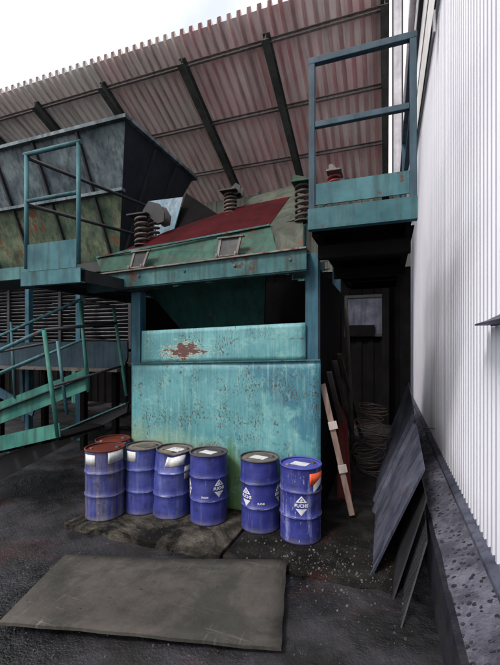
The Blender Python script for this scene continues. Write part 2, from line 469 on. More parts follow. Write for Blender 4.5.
M['panel_low'] = mat_panel('turquoise_lower_plate', False)
M['panel_up'] = mat_panel('turquoise_upper_plate', True)

def mat_roof(name, tint, tint_amt, grey=(.72,.68,.68)):
    m, nt, b = nodes(name)
    v = coords(nt, rand=False)
    p = ramp(nt, noise(nt, v, 1.6, 6, .6), .42 - .3 * tint_amt, .85 - .3 * tint_amt)
    col = mix(nt, p, grey, tint)
    sv = coords(nt, (10, .8, 1), rand=False)
    col = mix(nt, math_(nt, 'MULTIPLY', ramp(nt, noise(nt, sv, 1, 6, .65), .45, .75), .5), col, (.22,.17,.16))
    nt.links.new(col, b.inputs['Base Color']); b.inputs['Roughness'].default_value = .6
    tr = nt.nodes.new('ShaderNodeBsdfTranslucent'); nt.links.new(col, tr.inputs['Color'])
    ms = nt.nodes.new('ShaderNodeMixShader'); ms.inputs[0].default_value = .14
    nt.links.new(b.outputs[0], ms.inputs[1]); nt.links.new(tr.outputs[0], ms.inputs[2])
    nt.links.new(ms.outputs[0], nt.nodes['Material Output'].inputs['Surface'])
    return m
M['roof_red'] = mat_roof('faded_red_roof_sheet', (.76,.52,.53), .4, (.84,.76,.75))
M['roof_grey'] = mat_roof('grey_roof_sheet', (.78,.68,.66), .2, (.78,.76,.74))
M['roof_pale'] = mat_roof('pale_roof_sheet', (.78,.64,.63), .5, (.76,.73,.7))

def mat_wall():
    m, nt, b = nodes('white_cladding')
    v = coords(nt, rand=False)
    col = mix(nt, noise(nt, v, .8, 5), (.4,.41,.48), (.62,.63,.69))
    sv = coords(nt, (9,9,.5), rand=False)
    col = mix(nt, math_(nt, 'MULTIPLY', ramp(nt, noise(nt, sv, 1, 7, .7), .5, .8), .45), col, (.36,.37,.46))
    tc = nt.nodes.new('ShaderNodeTexCoord'); sp = nt.nodes.new('ShaderNodeSeparateXYZ')
    nt.links.new(tc.outputs['Object'], sp.inputs[0])
    g = math_(nt, 'ADD', sp.outputs['Z'], math_(nt, 'MULTIPLY', noise(nt, coords(nt, (6,6,1), rand=False), 1, 6), .5))
    col = mix(nt, math_(nt, 'MULTIPLY', ramp(nt, g, .65, .95, (1,1,1,1), (0,0,0,1)), .4), col, (.3,.3,.34))
    nt.links.new(col, b.inputs['Base Color']); b.inputs['Roughness'].default_value = .5
    return m
M['wall'] = mat_wall()

def mat_concrete(name, base, second, pits=0.0, wet=0.0, scale=2.0, stain=(.03,.028,.028), stain_amt=.5, red=0.0, bmp=.9, scuff=0.0):
    m, nt, b = nodes(name)
    v = coords(nt, rand=False)
    col = mix(nt, ramp(nt, noise(nt, v, scale, 12, .72), .4, .64), base, second)
    col = mix(nt, math_(nt, 'MULTIPLY', ramp(nt, noise(nt, v, 70, 4, .7), .35, .75), .7), col, tuple(c * 1.7 for c in base))
    st = ramp(nt, noise(nt, v, scale * .6, 11, .68, .6), .47, .56)
    col = mix(nt, math_(nt, 'MULTIPLY', st, stain_amt), col, stain)
    hgt = math_(nt, 'ADD', math_(nt, 'MULTIPLY', noise(nt, v, 9, 7), .6), math_(nt, 'MULTIPLY', noise(nt, v, 60, 4), .4))
    if scuff:
        for sc in ((3, 42, 1), (30, 4, 1)):
            sm = math_(nt, 'MULTIPLY', ramp(nt, noise(nt, coords(nt, sc, rand=False), 1, 5, .6, .4), .6, .68), ramp(nt, noise(nt, v, 2.3, 4), .45, .6))
            col = mix(nt, math_(nt, 'MULTIPLY', sm, scuff), col, (.12,.115,.105))
        dm = ramp(nt, noise(nt, v, 22, 3, .5), .7, .74)
        col = mix(nt, math_(nt, 'MULTIPLY', dm, .8), col, (.008,.008,.008))
    if red:
        rm = ramp(nt, noise(nt, v, 1.6, 5, .6, .3), .56, .66)
        col = mix(nt, math_(nt, 'MULTIPLY', rm, red), col, (.045,.012,.01))
    if pits:
        vo = nt.nodes.new('ShaderNodeTexVoronoi'); vo.inputs['Scale'].default_value = 24; vo.inputs['Randomness'].default_value = 1
        nt.links.new(v, vo.inputs['Vector'])
        vd = math_(nt, 'ADD', vo.outputs['Distance'], math_(nt, 'MULTIPLY', math_(nt, 'SUBTRACT', noise(nt, v, 30, 5, .7), .5), .9))
        sel = ramp(nt, noise(nt, v, 5, 4), .4, .52)
        pm = math_(nt, 'MULTIPLY', ramp(nt, vd, .22, .3, (1,1,1,1), (0,0,0,1)), sel)
        col = mix(nt, math_(nt, 'MULTIPLY', pm, pits), col, (.02,.02,.025))
        hgt = math_(nt, 'SUBTRACT', hgt, pm)
    nt.links.new(col, b.inputs['Base Color'])
    if wet:
        w = ramp(nt, noise(nt, v, 1.1, 5, .6), .42, .6)
        nt.links.new(math_(nt, 'SUBTRACT', .85, math_(nt, 'MULTIPLY', w, wet)), b.inputs['Roughness'])
    else:
        b.inputs['Roughness'].default_value = .85
    b.inputs['Specular IOR Level'].default_value = .35 if wet else .1
    bump(nt, b, hgt, bmp, .035)
    return m
M['ground'] = mat_concrete('wet_dirty_ground', (.0025,.0025,.003), (.03,.029,.038), wet=.65, scale=1.9, stain=(.0015,.0015,.002), stain_amt=.97, red=.3, bmp=.7)
M['slab'] = mat_concrete('stained_concrete', (.012,.011,.01), (.1,.09,.075), scale=3.0, stain=(.003,.003,.003), stain_amt=.95, red=.7)
M['slab_dirty'] = mat_concrete('dirt_covered_concrete', (.004,.004,.004), (.022,.02,.019), scale=5, stain=(.003,.003,.003), stain_amt=.8, red=.6)
M['mat'] = mat_concrete('worn_rubber_grey', (.03,.0275,.0255), (.062,.057,.053), scale=3, stain=(.018,.02,.019), stain_amt=.55, bmp=.2, scuff=.45)
M['plinth'] = mat_concrete('pitted_concrete', (.045,.045,.06), (.13,.13,.165), pits=.97, scale=5, stain_amt=.6, stain=(.025,.025,.035))
M['plinth_face'] = mat_concrete('smooth_dark_concrete', (.007,.007,.011), (.018,.018,.027), scale=3, stain_amt=.4)
M['dark_grit'] = mat_concrete('dark_gravel', (.02,.02,.026), (.08,.08,.1), scale=11, stain_amt=.4)
M['dirt'] = mat_concrete('loose_grit', (.03,.028,.026), (.16,.15,.14), scale=14, stain_amt=.3)

# ---------------------------------------------------------------- the setting
g = MB()
N = 60
def gz(x, y):
    return .012 * math.sin(x * 1.7 + y * .6) + .01 * math.sin(y * 2.9 - x * .8) - .018
xs = [-400, -60, -20] + [-10 + 14 * i / N for i in range(N + 1)] + [12, 60, 400]
ys = [-400, -60, -12] + [-4 + 16 * i / N for i in range(N + 1)] + [18, 60, 400]
for y in ys:
    for x in xs:
        g.v.append(Vector((x, y, gz(x, y) if -10 <= x <= 4 and -4 <= y <= 12 else -.018)))
nx = len(xs)
for j in range(len(ys) - 1):
    for i in range(nx - 1):
        g.f.append((j*nx+i, j*nx+i+1, (j+1)*nx+i+1, (j+1)*nx+i)); g.sm.append(True)
tag(g.build('ground', M['ground']), kind='structure')

edge = []
random.seed(3)
fx = [-2.68 + i * .1 for i in range(29)]
for i, x in enumerate(fx):
    edge.append(Vector((x, 2.55 + random.uniform(-.009, .009) + (.03 if i % 11 == 4 else 0), .028)))
cut = 16
s = MB(); s.plate(edge[:cut] + [Vector((fx[cut-1] + .05, 3.9, .028)), Vector((-2.55, 3.9, .028))], .16, (0,0,1))
tag(s.build('pavement', M['slab'], bevel=.008), kind='structure')
s = MB(); s.plate([e + Vector((.016, .01, -.012)) for e in edge[cut-1:]] + [Vector((.12, 3.9, .016)), Vector((fx[cut-1] + .066, 3.9, .016))], .16, (0,0,1))
tag(s.build('pavement', M['slab_dirty'], bevel=.008), kind='structure')

# loose grit in front of the drums
gr = MB(); gd = MB()
random.seed(11)
for i in range(700):
    if i < 480:
        x, y = random.gauss(-.45, .3), random.gauss(2.72, .16)
    else:
        x, y = random.uniform(-2.6, .1), random.uniform(1.1, 3.0)
    r = random.choice((.0025, .003, .003, .004, .005, .006, .009)) * random.uniform(.7, 1.3)
    z = (.016 if x > -1.15 else .028) if (2.57 < y and x < .1) else gz(x, y)
    n = 6
    vs = [Vector((x + r*random.uniform(.7,1.2)*math.cos(2*math.pi*k/n), y + r*random.uniform(.7,1.2)*math.sin(2*math.pi*k/n), z - .002)) for k in range(n)]
    vs += [Vector((x + r*.6*math.cos(2*math.pi*k/n), y + r*.6*math.sin(2*math.pi*k/n), z + r*random.uniform(.5,.9))) for k in range(n)]
    gr.add(vs, [(k, (k+1) % n, n + (k+1) % n, n + k) for k in range(n)] + [tuple(range(n, 2*n))])
for i in range(2600):
    cx, cy = random.choice(((-1.6, 1.25, .5, .18), (-.7, 1.5, .5, .25), (-2.7, 1.9, .4, .35), (-.25, 2.1, .25, .4), (-2.9, 2.6, .5, .3), (-.2, 3.1, .2, .4)))[:2], 0
    (px, py), k = cx, random.choice((.25, .4, .5))
    x, y = random.gauss(px, k), random.gauss(py, k * .6)
    if x > .2 or y < .7: continue
    r = random.choice((.002, .0025, .003, .004, .005, .007)) * random.uniform(.7, 1.3)
    z = (.016 if x > -1.15 else .028) if (2.57 < y < 3.25 and -2.6 < x < .1) else gz(x, y)
    n = 5
    vs = [Vector((x + r*random.uniform(.7,1.3)*math.cos(2*math.pi*k_/n), y + r*random.uniform(.7,1.3)*math.sin(2*math.pi*k_/n), z - .002)) for k_ in range(n)]
    vs.append(Vector((x, y, z + r * random.uniform(.6, 1))))
    gd.add(vs, [(k_, (k_+1) % n, n) for k_ in range(n)])
tag(gd.build('gravel', M['dark_grit']), 'dark blue grey gravel strewn over the wet ground around the mat', 'gravel', kind='stuff')
tag(gr.build('gravel', M['dirt']), 'loose pale grit scattered on the dark ground in front of the drums', 'gravel', kind='stuff')

# grey mat on the ground
mt = MB()
c0, c1, c2, c3 = Vector((-2.06,1.50,.0)), Vector((-.515,1.88,.0)), Vector((-.675,2.62,.0)), Vector((-2.27,2.17,.0))
nu, nv = 16, 10
top, bot = [], []
for j in range(nv + 1):
    for i in range(nu + 1):
        a, b = i / nu, j / nv
        p = (c0*(1-a) + c1*a) * (1-b) + (c3*(1-a) + c2*a) * b
        z = .022 + .006 * math.sin(a * 5 + b * 2) + .035 * a * b + .014 * (1 - b)
        if a == 1: p.x += .003 * math.sin(j * 2.1)
        if b == 0: p.y += .003 * math.sin(i * 1.7)
        top.append(Vector((p.x, p.y, z))); bot.append(Vector((p.x, p.y, z - .018)))
mt.v = top + bot
nt_ = len(top); w_ = nu + 1
for j in range(nv):
    for i in range(nu):
        q = (j*w_+i, j*w_+i+1, (j+1)*w_+i+1, (j+1)*w_+i)
        mt.f.append(q); mt.f.append(tuple(nt_ + k for k in reversed(q))); mt.sm += [True, True]
rim = [i for i in range(w_)] + [j*w_+nu for j in range(1, nv+1)] + [nv*w_+i for i in range(nu-1, -1, -1)] + [j*w_ for j in range(nv-1, 0, -1)]
for k in range(len(rim)):
    a, b = rim[k], rim[(k+1) % len(rim)]
    mt.f.append((a, nt_ + a, nt_ + b, b)); mt.sm.append(False)
tag(mt.build('rubber_mat', M['mat']), 'large flat worn grey mat lying on the dark ground in front of the drums', 'mat')

# ---------------------------------------------------------------- right hand building wall
WX = .55
def corrugated(axis0, axis1, fn, pitch, depth, frac=(.0,.38,.5,.88)):
    """trapezoidal profile: list of (coordinate, offset)"""
    out = []
    a = axis0
    while a < axis1 - 1e-6:
        out += [(a + pitch * frac[0], 0), (a + pitch * frac[1], 0), (a + pitch * frac[2], depth), (a + pitch * frac[3], depth)]
        a += pitch
    return out
wall = thing('metal_wall', 'tall white corrugated metal building wall on a pitted concrete plinth, along the right side', 'wall', (WX, 4, 0))
sb = Sub(wall)
w = MB()
prof = corrugated(-1.5, 13.0, None, .088, .02)
for y, d in prof:
    w.v.append(Vector((WX - d, y, .46))); w.v.append(Vector((WX - d, y, 5.36)))
for i in range(len(prof) - 1):
    w.f.append((2*i, 2*i+2, 2*i+3, 2*i+1)); w.sm.append(False)
sb(w, 'cladding', M['wall'], solid=.0015)
w = MB(); w.box(WX + .01, WX + .22, -1.5, 13, -.1, 8.9); sb(w, 'backing', M['dark_steel'])
w = MB()
n = 60
pp = [(.27, -.1), (.285, .296), (.308, .312), (.547, .455), (.547, -.1)]
for i in range(n + 1):
    y = -1.5 + 14.4 * i / n
    for k, (x, z) in enumerate(pp):
        j = random.uniform(-.006, .006) if k in (1, 2) else 0
        w.v.append(Vector((x + j, y, z + j)))
for i in range(n):
    for k in range(2, 4):
        w.f.append((i*5+k, i*5+k+1, (i+1)*5+k+1, (i+1)*5+k)); w.sm.append(False)
sb(w, 'plinth', M['plinth'])
w2 = MB(); w2.v = [v.copy() + Vector((0,0,0)) for v in []]
random.seed(5)
for i in range(n + 1):
    y = -1.5 + 14.4 * i / n
    for x, z in ((.262, -.1), (.283, .298), (.312, .3135)):
        w2.v.append(Vector((x, y, z)))
for i in range(n):
    for k in range(2):
        w2.f.append((i*3+k, i*3+k+1, (i+1)*3+k+1, (i+1)*3+k)); w2.sm.append(False)
sb(w2, 'plinth_face', M['plinth_face'])
w = MB(); w.plate([(WX-.062,-1.5,.445),(WX-.062,13,.445),(WX-.003,13,.482),(WX-.003,-1.5,.482)], .004)
w.bar((WX-.064,-1.5,.424),(WX-.064,13,.424),.004,.04)
sb(w, 'drip_flashing', M['sheet'])
# smooth fascia above the corrugated sheet, with trims and a cable duct running along it
w = MB(); w.box(.50, WX, -1.5, 13, 5.30, 5.98); w.box(.49, WX, -1.5, 13, 6.02, 6.5); w.box(.46, WX, -1.5, 13, 6.62, 8.9); sb(w, 'fascia', M['white_steel'])
w = MB(); w.box(.515, WX - .002, -1.5, 13, 5.981, 6.019); w.box(.43, WX - .002, 4.0, 13, 6.501, 6.619); sb(w, 'fascia_joint', M['dark_steel'])
w = MB(); w.box(.485, .499, -1.5, 13, 5.285, 5.318); sb(w, 'fascia_trim', M['dark_steel'])
w = MB(); w.tube([(.40, 5.5, 7.2), (.40, 13, 7.2)], .055, 12); sb(w, 'eaves_pipe', M['grey_pipe'])
p = at(435, 24, X=.49)
w = MB(); w.box(p.x-.02, p.x+.003, p.y-.05, p.y+.05, p.z-.12, p.z+.12); sb(w, 'junction_box', M['grey_pipe'], bevel=.006)
for x0, x1, y_, mk in ((-.12, .11, 9.5, 'white_steel'), (.115, .15, 9.54, 'dark_steel'), (.155, .32, 9.5, 'grey_pipe'), (.325, .36, 9.54, 'dark_steel'), (.365, .455, 9.5, 'white_steel')):
    w = MB(); w.box(x0, x1, y_, y_ + .06, -.1, 13); sb(w, 'end_panel', M[mk])
# small hood at the right edge
hood = thing('wall_hood', 'small grey sloping metal hood fixed to the white corrugated wall', 'hood', (.5, 2.0, 1.7))
sb = Sub(hood)
w = MB()
w.add([(.40,1.2,1.685),(.513,1.2,1.685),(.513,2.37,1.706),(.455,2.37,1.706),
       (.40,1.2,1.70),(.513,1.2,1.80),(.513,2.37,1.735),(.455,2.37,1.715)],
      [(0,3,2,1),(4,5,6,7),(0,1,5,4),(1,2,6,5),(2,3,7,6),(3,0,4,7)])
sb(w, 'hood_plate', M['sheet'])
w = MB(); w.box(.514,.53,1.25,2.3,1.70,1.73); sb(w, 'bracket', M['dark_steel'])

# ---------------------------------------------------------------- canopy roof
Y0, RZ, SL = 5.4, 6.64, .46
def rz(y): return RZ - SL * (y - Y0)
roof = thing('canopy_roof', 'high lean-to canopy roof of faded red and grey corrugated sheets on steel purlins', 'roof', (-4, 7, 0))
sb = Sub(roof)
bays = [(-9.9,-8.3,'roof_pale'),(-8.3,-6.66,'roof_grey'),(-6.66,-5.0,'roof_grey'),(-5.0,-3.3,'roof_pale'),(-3.3,-1.79,'roof_red'),(-1.79,0.02,'roof_red')]
for x0, x1, mk in bays:
    nrib = max(1, round((x1 - x0) / .16)); pitch = (x1 - x0) / nrib
    prof = corrugated(x0, x1, None, pitch, .1, (0,.55,.575,.975)) + [(x1, 0)]
    w = MB()
    y1 = Y0 + .0; yb = 8.8
    for x, d in prof:
        for y in (y1, yb):
            w.v.append(Vector((x, y, rz(y) + .055 + d)))
    for i in range(len(prof) - 1):
        w.f.append((2*i, 2*i+1, 2*i+3, 2*i+2)); w.sm.append(False)
    sb(w, 'roof_sheet', M[mk], solid=.002)
for y in (5.77, 6.78, 7.78):
    w = MB(); w.channel((-9.9, y, rz(y) + .018), (.0, y, rz(y) + .018), .05, .07, .006, 1)
    sb(w, 'purlin', M['purlin'])
for x in (-8.3, -6.66, -5.0, -3.3, -1.79, -.03):
    w = MB(); w.ibeam((x, 5.6, rz(5.6) - .11), (x, 8.35, rz(8.35) - .11), .12, .18, .012)
    sb(w, 'rafter', M['rafter'])
for x in (-8.3, -5.0, -1.79, -.03):
    w = MB(); w.ibeam((x, 8.3, -.05), (x, 8.3, rz(8.3) - .2), .14, .16, .012, up=(0,1,0))
    sb(w, 'column', M['black_shade_steel'] if x > -1 else M['green_rail'])  # passage column is near-black to paint in the shade, the others green
w = MB(); w.bar((-1.79, 8.25, 4.2), (-.75, 8.25, 5.15), .05, .05); sb(w, 'brace', M['green_rail'])
w = MB(); w.bar((-1.79, 8.25, 4.2), (-2.8, 8.25, 5.15), .05, .05); sb(w, 'brace', M['green_rail'])

# rear wall under the canopy
rear = thing('rear_wall', 'dark sheet metal rear wall closing the back under the canopy roof', 'wall', (-4, 8.6, 0))
sb = Sub(rear)
w = MB()
prof = corrugated(-12, .45, None, .25, .03)
for x, d in prof:
    w.v.append(Vector((x, 8.6 - d, -.1))); w.v.append(Vector((x, 8.6 - d, 5.2)))
for i in range(len(prof) - 1):
    w.f.append((2*i, 2*i+2, 2*i+3, 2*i+1)); w.sm.append(False)
sb(w, 'cladding', M['black_shade_steel'], solid=.002)
w = MB()
prof = [(x, d) for x, d in prof if x > -4.5]
for x, d in prof:
    w.v.append(Vector((x, 8.57 - d, 3.25))); w.v.append(Vector((x, 8.57 - d, 5.21)))
for i in range(len(prof) - 1):
    w.f.append((2*i, 2*i+2, 2*i+3, 2*i+1)); w.sm.append(False)
o = sb(w, 'cladding', M['rear_grey'], solid=.002); o['label'] = 'lighter grey upper cladding'
a, b = at(346, 297, Y=8.5), at(387, 335, Y=8.5)
w = MB(); w.box(a.x, b.x, 8.515, 8.54, b.z, a.z); pane = sb(w, 'window_pane', M['sheet'])
w = MB(); w.box(a.x+.04, b.x-.25, 8.47, 8.486, b.z-.02, b.z+.22); sb(w, 'dimming_cover', M['black_shade_steel'])  # dark cover added to dim part of the window
w = MB()
for x in (a.x, b.x): w.box(x-.03, x+.03, 8.49, 8.55, b.z-.03, a.z+.03)
for z in (a.z, b.z): w.box(a.x+.031, b.x-.031, 8.492, 8.55, z-.03, z+.03)
sb(w, 'window_frame', M['dark_steel'])

# brick wall at left, behind the stairs
bw = thing('slatted_wall', 'dark wall of fine horizontal grey slats below the hopper, behind the stairs', 'wall', (-6.7, 5.3, 1.25))
sb = Sub(bw)
w = MB(); w.box(-9.5, -4.02, 5.33, 5.45, 1.25, 2.8); sb(w, 'backing', M['black_shade_steel'])
w = MB(); random.seed(9)
z = 1.29
while z < 2.76:
    x = -9.5
    while x < -4.05:
        x2 = min(x + random.uniform(.7, 1.6), -4.05)
        dz, dy = random.uniform(-.006, .006), random.uniform(-.006, .006)
        w.bar((x, 5.285 + dy, z + dz), (x2 - .004, 5.285 + dy, z - dz), .055, .012, up=(0, .5, 1))
        x = x2
    z += .066
sb(w, 'slats', M['slat'])
for x in (-8.2, -6.9, -5.6, -4.06):
    w = MB(); w.box(x - .03, x + .03, 5.22, 5.25, 1.24, 2.8); sb(w, 'upright', M['dark_steel'])

# ---------------------------------------------------------------- hopper
hop = thing('feed_hopper', 'large tapered weathered grey steel hopper with ribs under the canopy, at upper left', 'hopper', (-4.9, 5.1, 0))
sb = Sub(hop)
ZT, ZM, ZB = 4.65, 3.87, 2.96
def hf(x_top_frac, z):          # front plate: right edge and depth at a height
    return 4.2 + .44 * (ZT - z)
def hr(z): return -3.34 - .42 * (ZT - z)
def hl(z): return -8.2 + .42 * (ZT - z)
def hb(z): return 6.1 - .35 * (ZT - z)
for z1, z0, mk, nm in ((ZT, ZM + .02, 'hopper_up', 'front_plate'), (ZM - .02, ZB, 'hopper_low', 'front_plate')):
    w = MB(); w.plate([(hl(z0), hf(0,z0), z0), (hr(z0), hf(0,z0), z0), (hr(z1), hf(0,z1), z1), (hl(z1), hf(0,z1), z1)], .01)
    o = sb(w, nm, M[mk])
    if mk == 'hopper_low': o['label'] = 'mossy stained lower front plate'
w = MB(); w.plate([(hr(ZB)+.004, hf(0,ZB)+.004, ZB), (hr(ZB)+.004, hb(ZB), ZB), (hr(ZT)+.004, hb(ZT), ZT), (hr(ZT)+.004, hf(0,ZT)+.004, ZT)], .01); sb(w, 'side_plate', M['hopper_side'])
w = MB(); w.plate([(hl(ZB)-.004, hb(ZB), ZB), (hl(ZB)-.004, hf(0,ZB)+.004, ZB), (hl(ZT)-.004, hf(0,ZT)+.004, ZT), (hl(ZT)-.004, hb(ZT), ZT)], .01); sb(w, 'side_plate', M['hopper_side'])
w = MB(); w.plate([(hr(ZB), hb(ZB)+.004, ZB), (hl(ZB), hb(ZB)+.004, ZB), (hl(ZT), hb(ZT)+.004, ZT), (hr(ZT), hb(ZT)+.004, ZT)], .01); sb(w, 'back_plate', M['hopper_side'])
w = MB()
w.bar((-8.26, 4.17, ZT+.02), (-3.28, 4.17, ZT+.02), .09, .05); w.bar((-8.26, 6.13, ZT+.02), (-3.28, 6.13, ZT+.02), .09, .05)
w.bar((-3.31, 4.216, ZT+.021), (-3.31, 6.084, ZT+.021), .08, .05); w.bar((-8.23, 4.216, ZT+.021), (-8.23, 6.084, ZT+.021), .08, .05)
sb(w, 'rim', M['hopper_up'])
w = MB()
w.bar((hl(ZM)-.05, hf(0,ZM)-.03, ZM), (hr(ZM)+.05, hf(0,ZM)-.03, ZM), .09, .045)
sb(w, 'stiffener', M['hopper_up'])
for x in (-4.16, -5.01, -5.86, -6.71, -7.5):
    for z1, z0 in ((ZT-.01, ZM+.03), (ZM-.03, ZB+.02)):
        if x > hr(z0) - .06 or x < hl(z0) + .06:
            z0 = z0
        xe = min(max(x, hl(z0) + .05), hr(z0) - .05)
        w = MB(); w.bar((x, hf(0,z1)-.025, z1), (xe, hf(0,z0)-.025, z0), .035, .05, up=(0,-1,0))
        sb(w, 'rib', M['dark_steel'])
for y in (4.9, 5.5):
    w = MB(); w.bar((hr(ZT-.05)+.02, y, ZT-.05), (hr(ZB)+.02, y + (.1 if y < 5 else 0), ZB), .03, .05, up=(1,0,0)); sb(w, 'rib', M['dark_steel'])
w = MB(); w.box(-7.6, -3.95, 4.9, 4.98, ZB-.16, ZB-.002); sb(w, 'ring_beam', M['dark_steel'])
for x in (-7.3, -6.07, -4.9):
    w = MB(); w.bar((x, 4.99, -.1), (x, 4.99, ZB-.17), .09, .09); sb(w, 'leg', M['post_blue'])
for x in (-7.3, -4.1):
    w = MB(); w.bar((x, 5.9, -.1), (x, 5.75, ZB-.01), .09, .09); sb(w, 'leg', M['post_blue'])

# belt conveyor below the hopper
cv = thing('belt_conveyor', 'blue grey side of a belt conveyor running under the hopper, behind the stairs', 'conveyor', (-4.5, 4.6, 0))
sb = Sub(cv)
w = MB()
xr = -3.55
pts = [(-8, 4.45, 1.26), (xr-.1, 4.45, 1.26), (xr, 4.45, 1.30), (xr+.05, 4.45, 1.42), (xr+.05, 4.45, 1.66), (-8, 4.45, 1.62)]
w.plate(pts, .03, (0,-1,0)); sb(w, 'side_panel', M['blue_grey'])
w = MB(); w.bar((-8, 4.43, 1.235), (xr-.08, 4.43, 1.235), .09, .05); sb(w, 'bottom_flange', M['bare_edge'])
w = MB(); w.box(-8, xr-.02, 4.5, 5.0, 1.5, 1.54); sb(w, 'belt', M['black_shade_steel'])
for x in (-7.4, -6.2, -5.2, -4.4, -3.8):
    w = MB(); w.bar((x, 4.56, -.1), (x, 4.56, 1.24), .08, .08); sb(w, 'leg', M['black_shade_steel'])
w = MB(); w.bar((-7.2, 4.36, 1.28), (-5.2, 4.36, .55), .03, .14); sb(w, 'brace', M['post_blue'])

# ---------------------------------------------------------------- feeder frame with the turquoise bin wall
fr = thing('feeder_frame', 'steel feeder stand with a peeling turquoise plate wall behind the blue drums', 'machine frame', (-1.6, 3.4, 0))
sb = Sub(fr)
PY = 3.32
def strip(u0, v0, u1, v1, u2, v2, u3, v3, Y, t, nm, mk, n=(0,-1,0), **k):
    w = MB(); w.plate([at(u0,v0,Y=Y), at(u1,v1,Y=Y), at(u2,v2,Y=Y), at(u3,v3,Y=Y)], t, n)
    return sb(w, nm, M[mk], **k)
A, B = at(132, 364, Y=PY), at(320.5, 360.5, Y=PY)
T0, T1 = at(142, 331, Y=PY-.012), at(305.5, 322.5, Y=PY-.012)
b0, b1 = Vector((A.x, PY, -.02)), Vector((B.x, PY, -.02))
def grid_plate(c, nu, nv, t, amp, seed):
    """buckled sheet: corners bl, br, tr, tl"""
    random.seed(seed)
    w = MB()
    ph = [random.uniform(0, 6) for _ in range(6)]
    for side in (0, 1):
        for j in range(nv + 1):
            for i in range(nu + 1):
                a, b = i / nu, j / nv
                p = (c[0]*(1-a) + c[1]*a) * (1-b) + (c[3]*(1-a) + c[2]*a) * b
                y = amp * (math.sin(a*7+ph[0]) * math.sin(b*5+ph[1]) + .6 * math.sin(a*15+ph[2]) * math.sin(b*9+ph[3]))
                w.v.append(p + Vector((0, y + side * t, 0)))
    m = (nu+1) * (nv+1)
    for j in range(nv):
        for i in range(nu):
            q = (j*(nu+1)+i, j*(nu+1)+i+1, (j+1)*(nu+1)+i+1, (j+1)*(nu+1)+i)
            w.f += [q, tuple(m + k for k in reversed(q))]; w.sm += [True, True]
    rim = [i for i in range(nu+1)] + [j*(nu+1)+nu for j in range(1, nv+1)] + [nv*(nu+1)+i for i in range(nu-1,-1,-1)] + [j*(nu+1) for j in range(nv-1,0,-1)]
    for k in range(len(rim)):
        a, b = rim[k], rim[(k+1) % len(rim)]
        w.f.append((a, b, m+b, m+a)); w.sm.append(False)
    return w
w = grid_plate([b0, b1, B, A], 24, 18, .012, .004, 2)
low = MB(); low.v, low.f, low.sm = w.v, w.f, w.sm
off = Vector((A.x, PY, 0))
low.v = [v - off for v in low.v]
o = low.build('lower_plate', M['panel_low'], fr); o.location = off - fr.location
w = grid_plate([at(141, 362.6, Y=PY-.012), at(305.5, 359.6, Y=PY-.012), T1, T0], 24, 8, .01, .004, 4)
off = at(141, 362.6, Y=PY-.012)
w.v = [v - off for v in w.v]
o = w.build('upper_plate', M['panel_up'], fr); o.location = off - fr.location
# thin seam lip between the plates
w = MB(); w.bar(A + Vector((0,-.014,.006)), B + Vector((0,-.014,.006)), .012, .012); sb(w, 'seam_weld', M['beam'])
# posts
pl0, pl1 = at(133.2, 292, Y=PY+.05), at(142, 292, Y=PY+.05)
w = MB(); w.box(pl0.x, pl1.x, PY+.02, PY+.12, -.05, 2.16); sb(w, 'post', M['post_blue'])
pr0, pr1 = at(306, 262, Y=PY+.05), at(318.5, 262, Y=PY+.05)
w = MB(); w.box(pr0.x, pr1.x, PY+.02, PY+.14, -.05, 2.42); sb(w, 'post', M['post_blue'])
for x in (pl0.x + .05, pr1.x - .06):
    w = MB(); w.box(x-.05, x+.05, 5.1, 5.2, -.05, 2.7); sb(w, 'post', M['post_blue'])
# front beam, a channel with a proud top flange
BL0, BL1 = at(87, 291, Y=3.2), at(306.5, 269, Y=3.2)
BT0, BT1 = at(87, 277, Y=3.2), at(306.5, 249, Y=3.2)
w = MB(); w.plate([BL0, BL1, BT1, BT0], .014, (0,-1,0))
d = Vector((0,.1,0))
w.plate([BL0+Vector((0,.015,0)), BL0+d, BL1+d, BL1+Vector((0,.015,0))], .012, (0,0,1))
sb(w, 'front_beam', M['beam'])
w = MB(); w.plate([BT0+Vector((0,-.03,.016)), BT1+Vector((0,-.03,.016)), BT1+Vector((0,.14,.016)), BT0+Vector((0,.14,.016))], .014, (0,0,1))
sb(w, 'beam_flange', M['bare_edge'])
for k in range(5):
    e = BL0.lerp(BL1, .06 + .22 * k) + Vector((0, -.012, .1))
    w = MB(); w.tube([e + Vector((0,.02,0)), e], .014, 6); sb(w, 'bolt', M['beam'])
# closed sides and back added to keep the inside dark
w = MB(); w.box(pr1.x-.02, pr1.x-.005, PY+.145, 5.3, -.05, 2.3); o = sb(w, 'side_plate', M['black_shade_steel'])  # added plate, darkens the inside of the frame
w = MB(); w.box(pl0.x+.005, pl0.x+.02, PY+.125, 5.3, -.05, 2.14); sb(w, 'side_plate', M['black_shade_steel'])  # added plate, darkens the inside of the frame
w = MB(); w.box(pl0.x+.03, pr1.x-.03, 5.205, 5.22, -.05, 2.5); sb(w, 'back_plate', M['black_shade_steel'])
for (x, ) in ((BL0.x + .15,), (BL1.x - .12,)):
    w = MB(); w.channel((x, 3.32, 2.25), (x, 5.2, 2.7), .08, .12, .01); sb(w, 'side_beam', M['beam'])

# ---------------------------------------------------------------- vibrating feeder on coil springs
fd = thing('vibrating_feeder', 'green and red vibrating feeder tray carried on coil springs above the turquoise wall', 'feeder', (-1.7, 3.8, 2.4))
sb = Sub(fd)
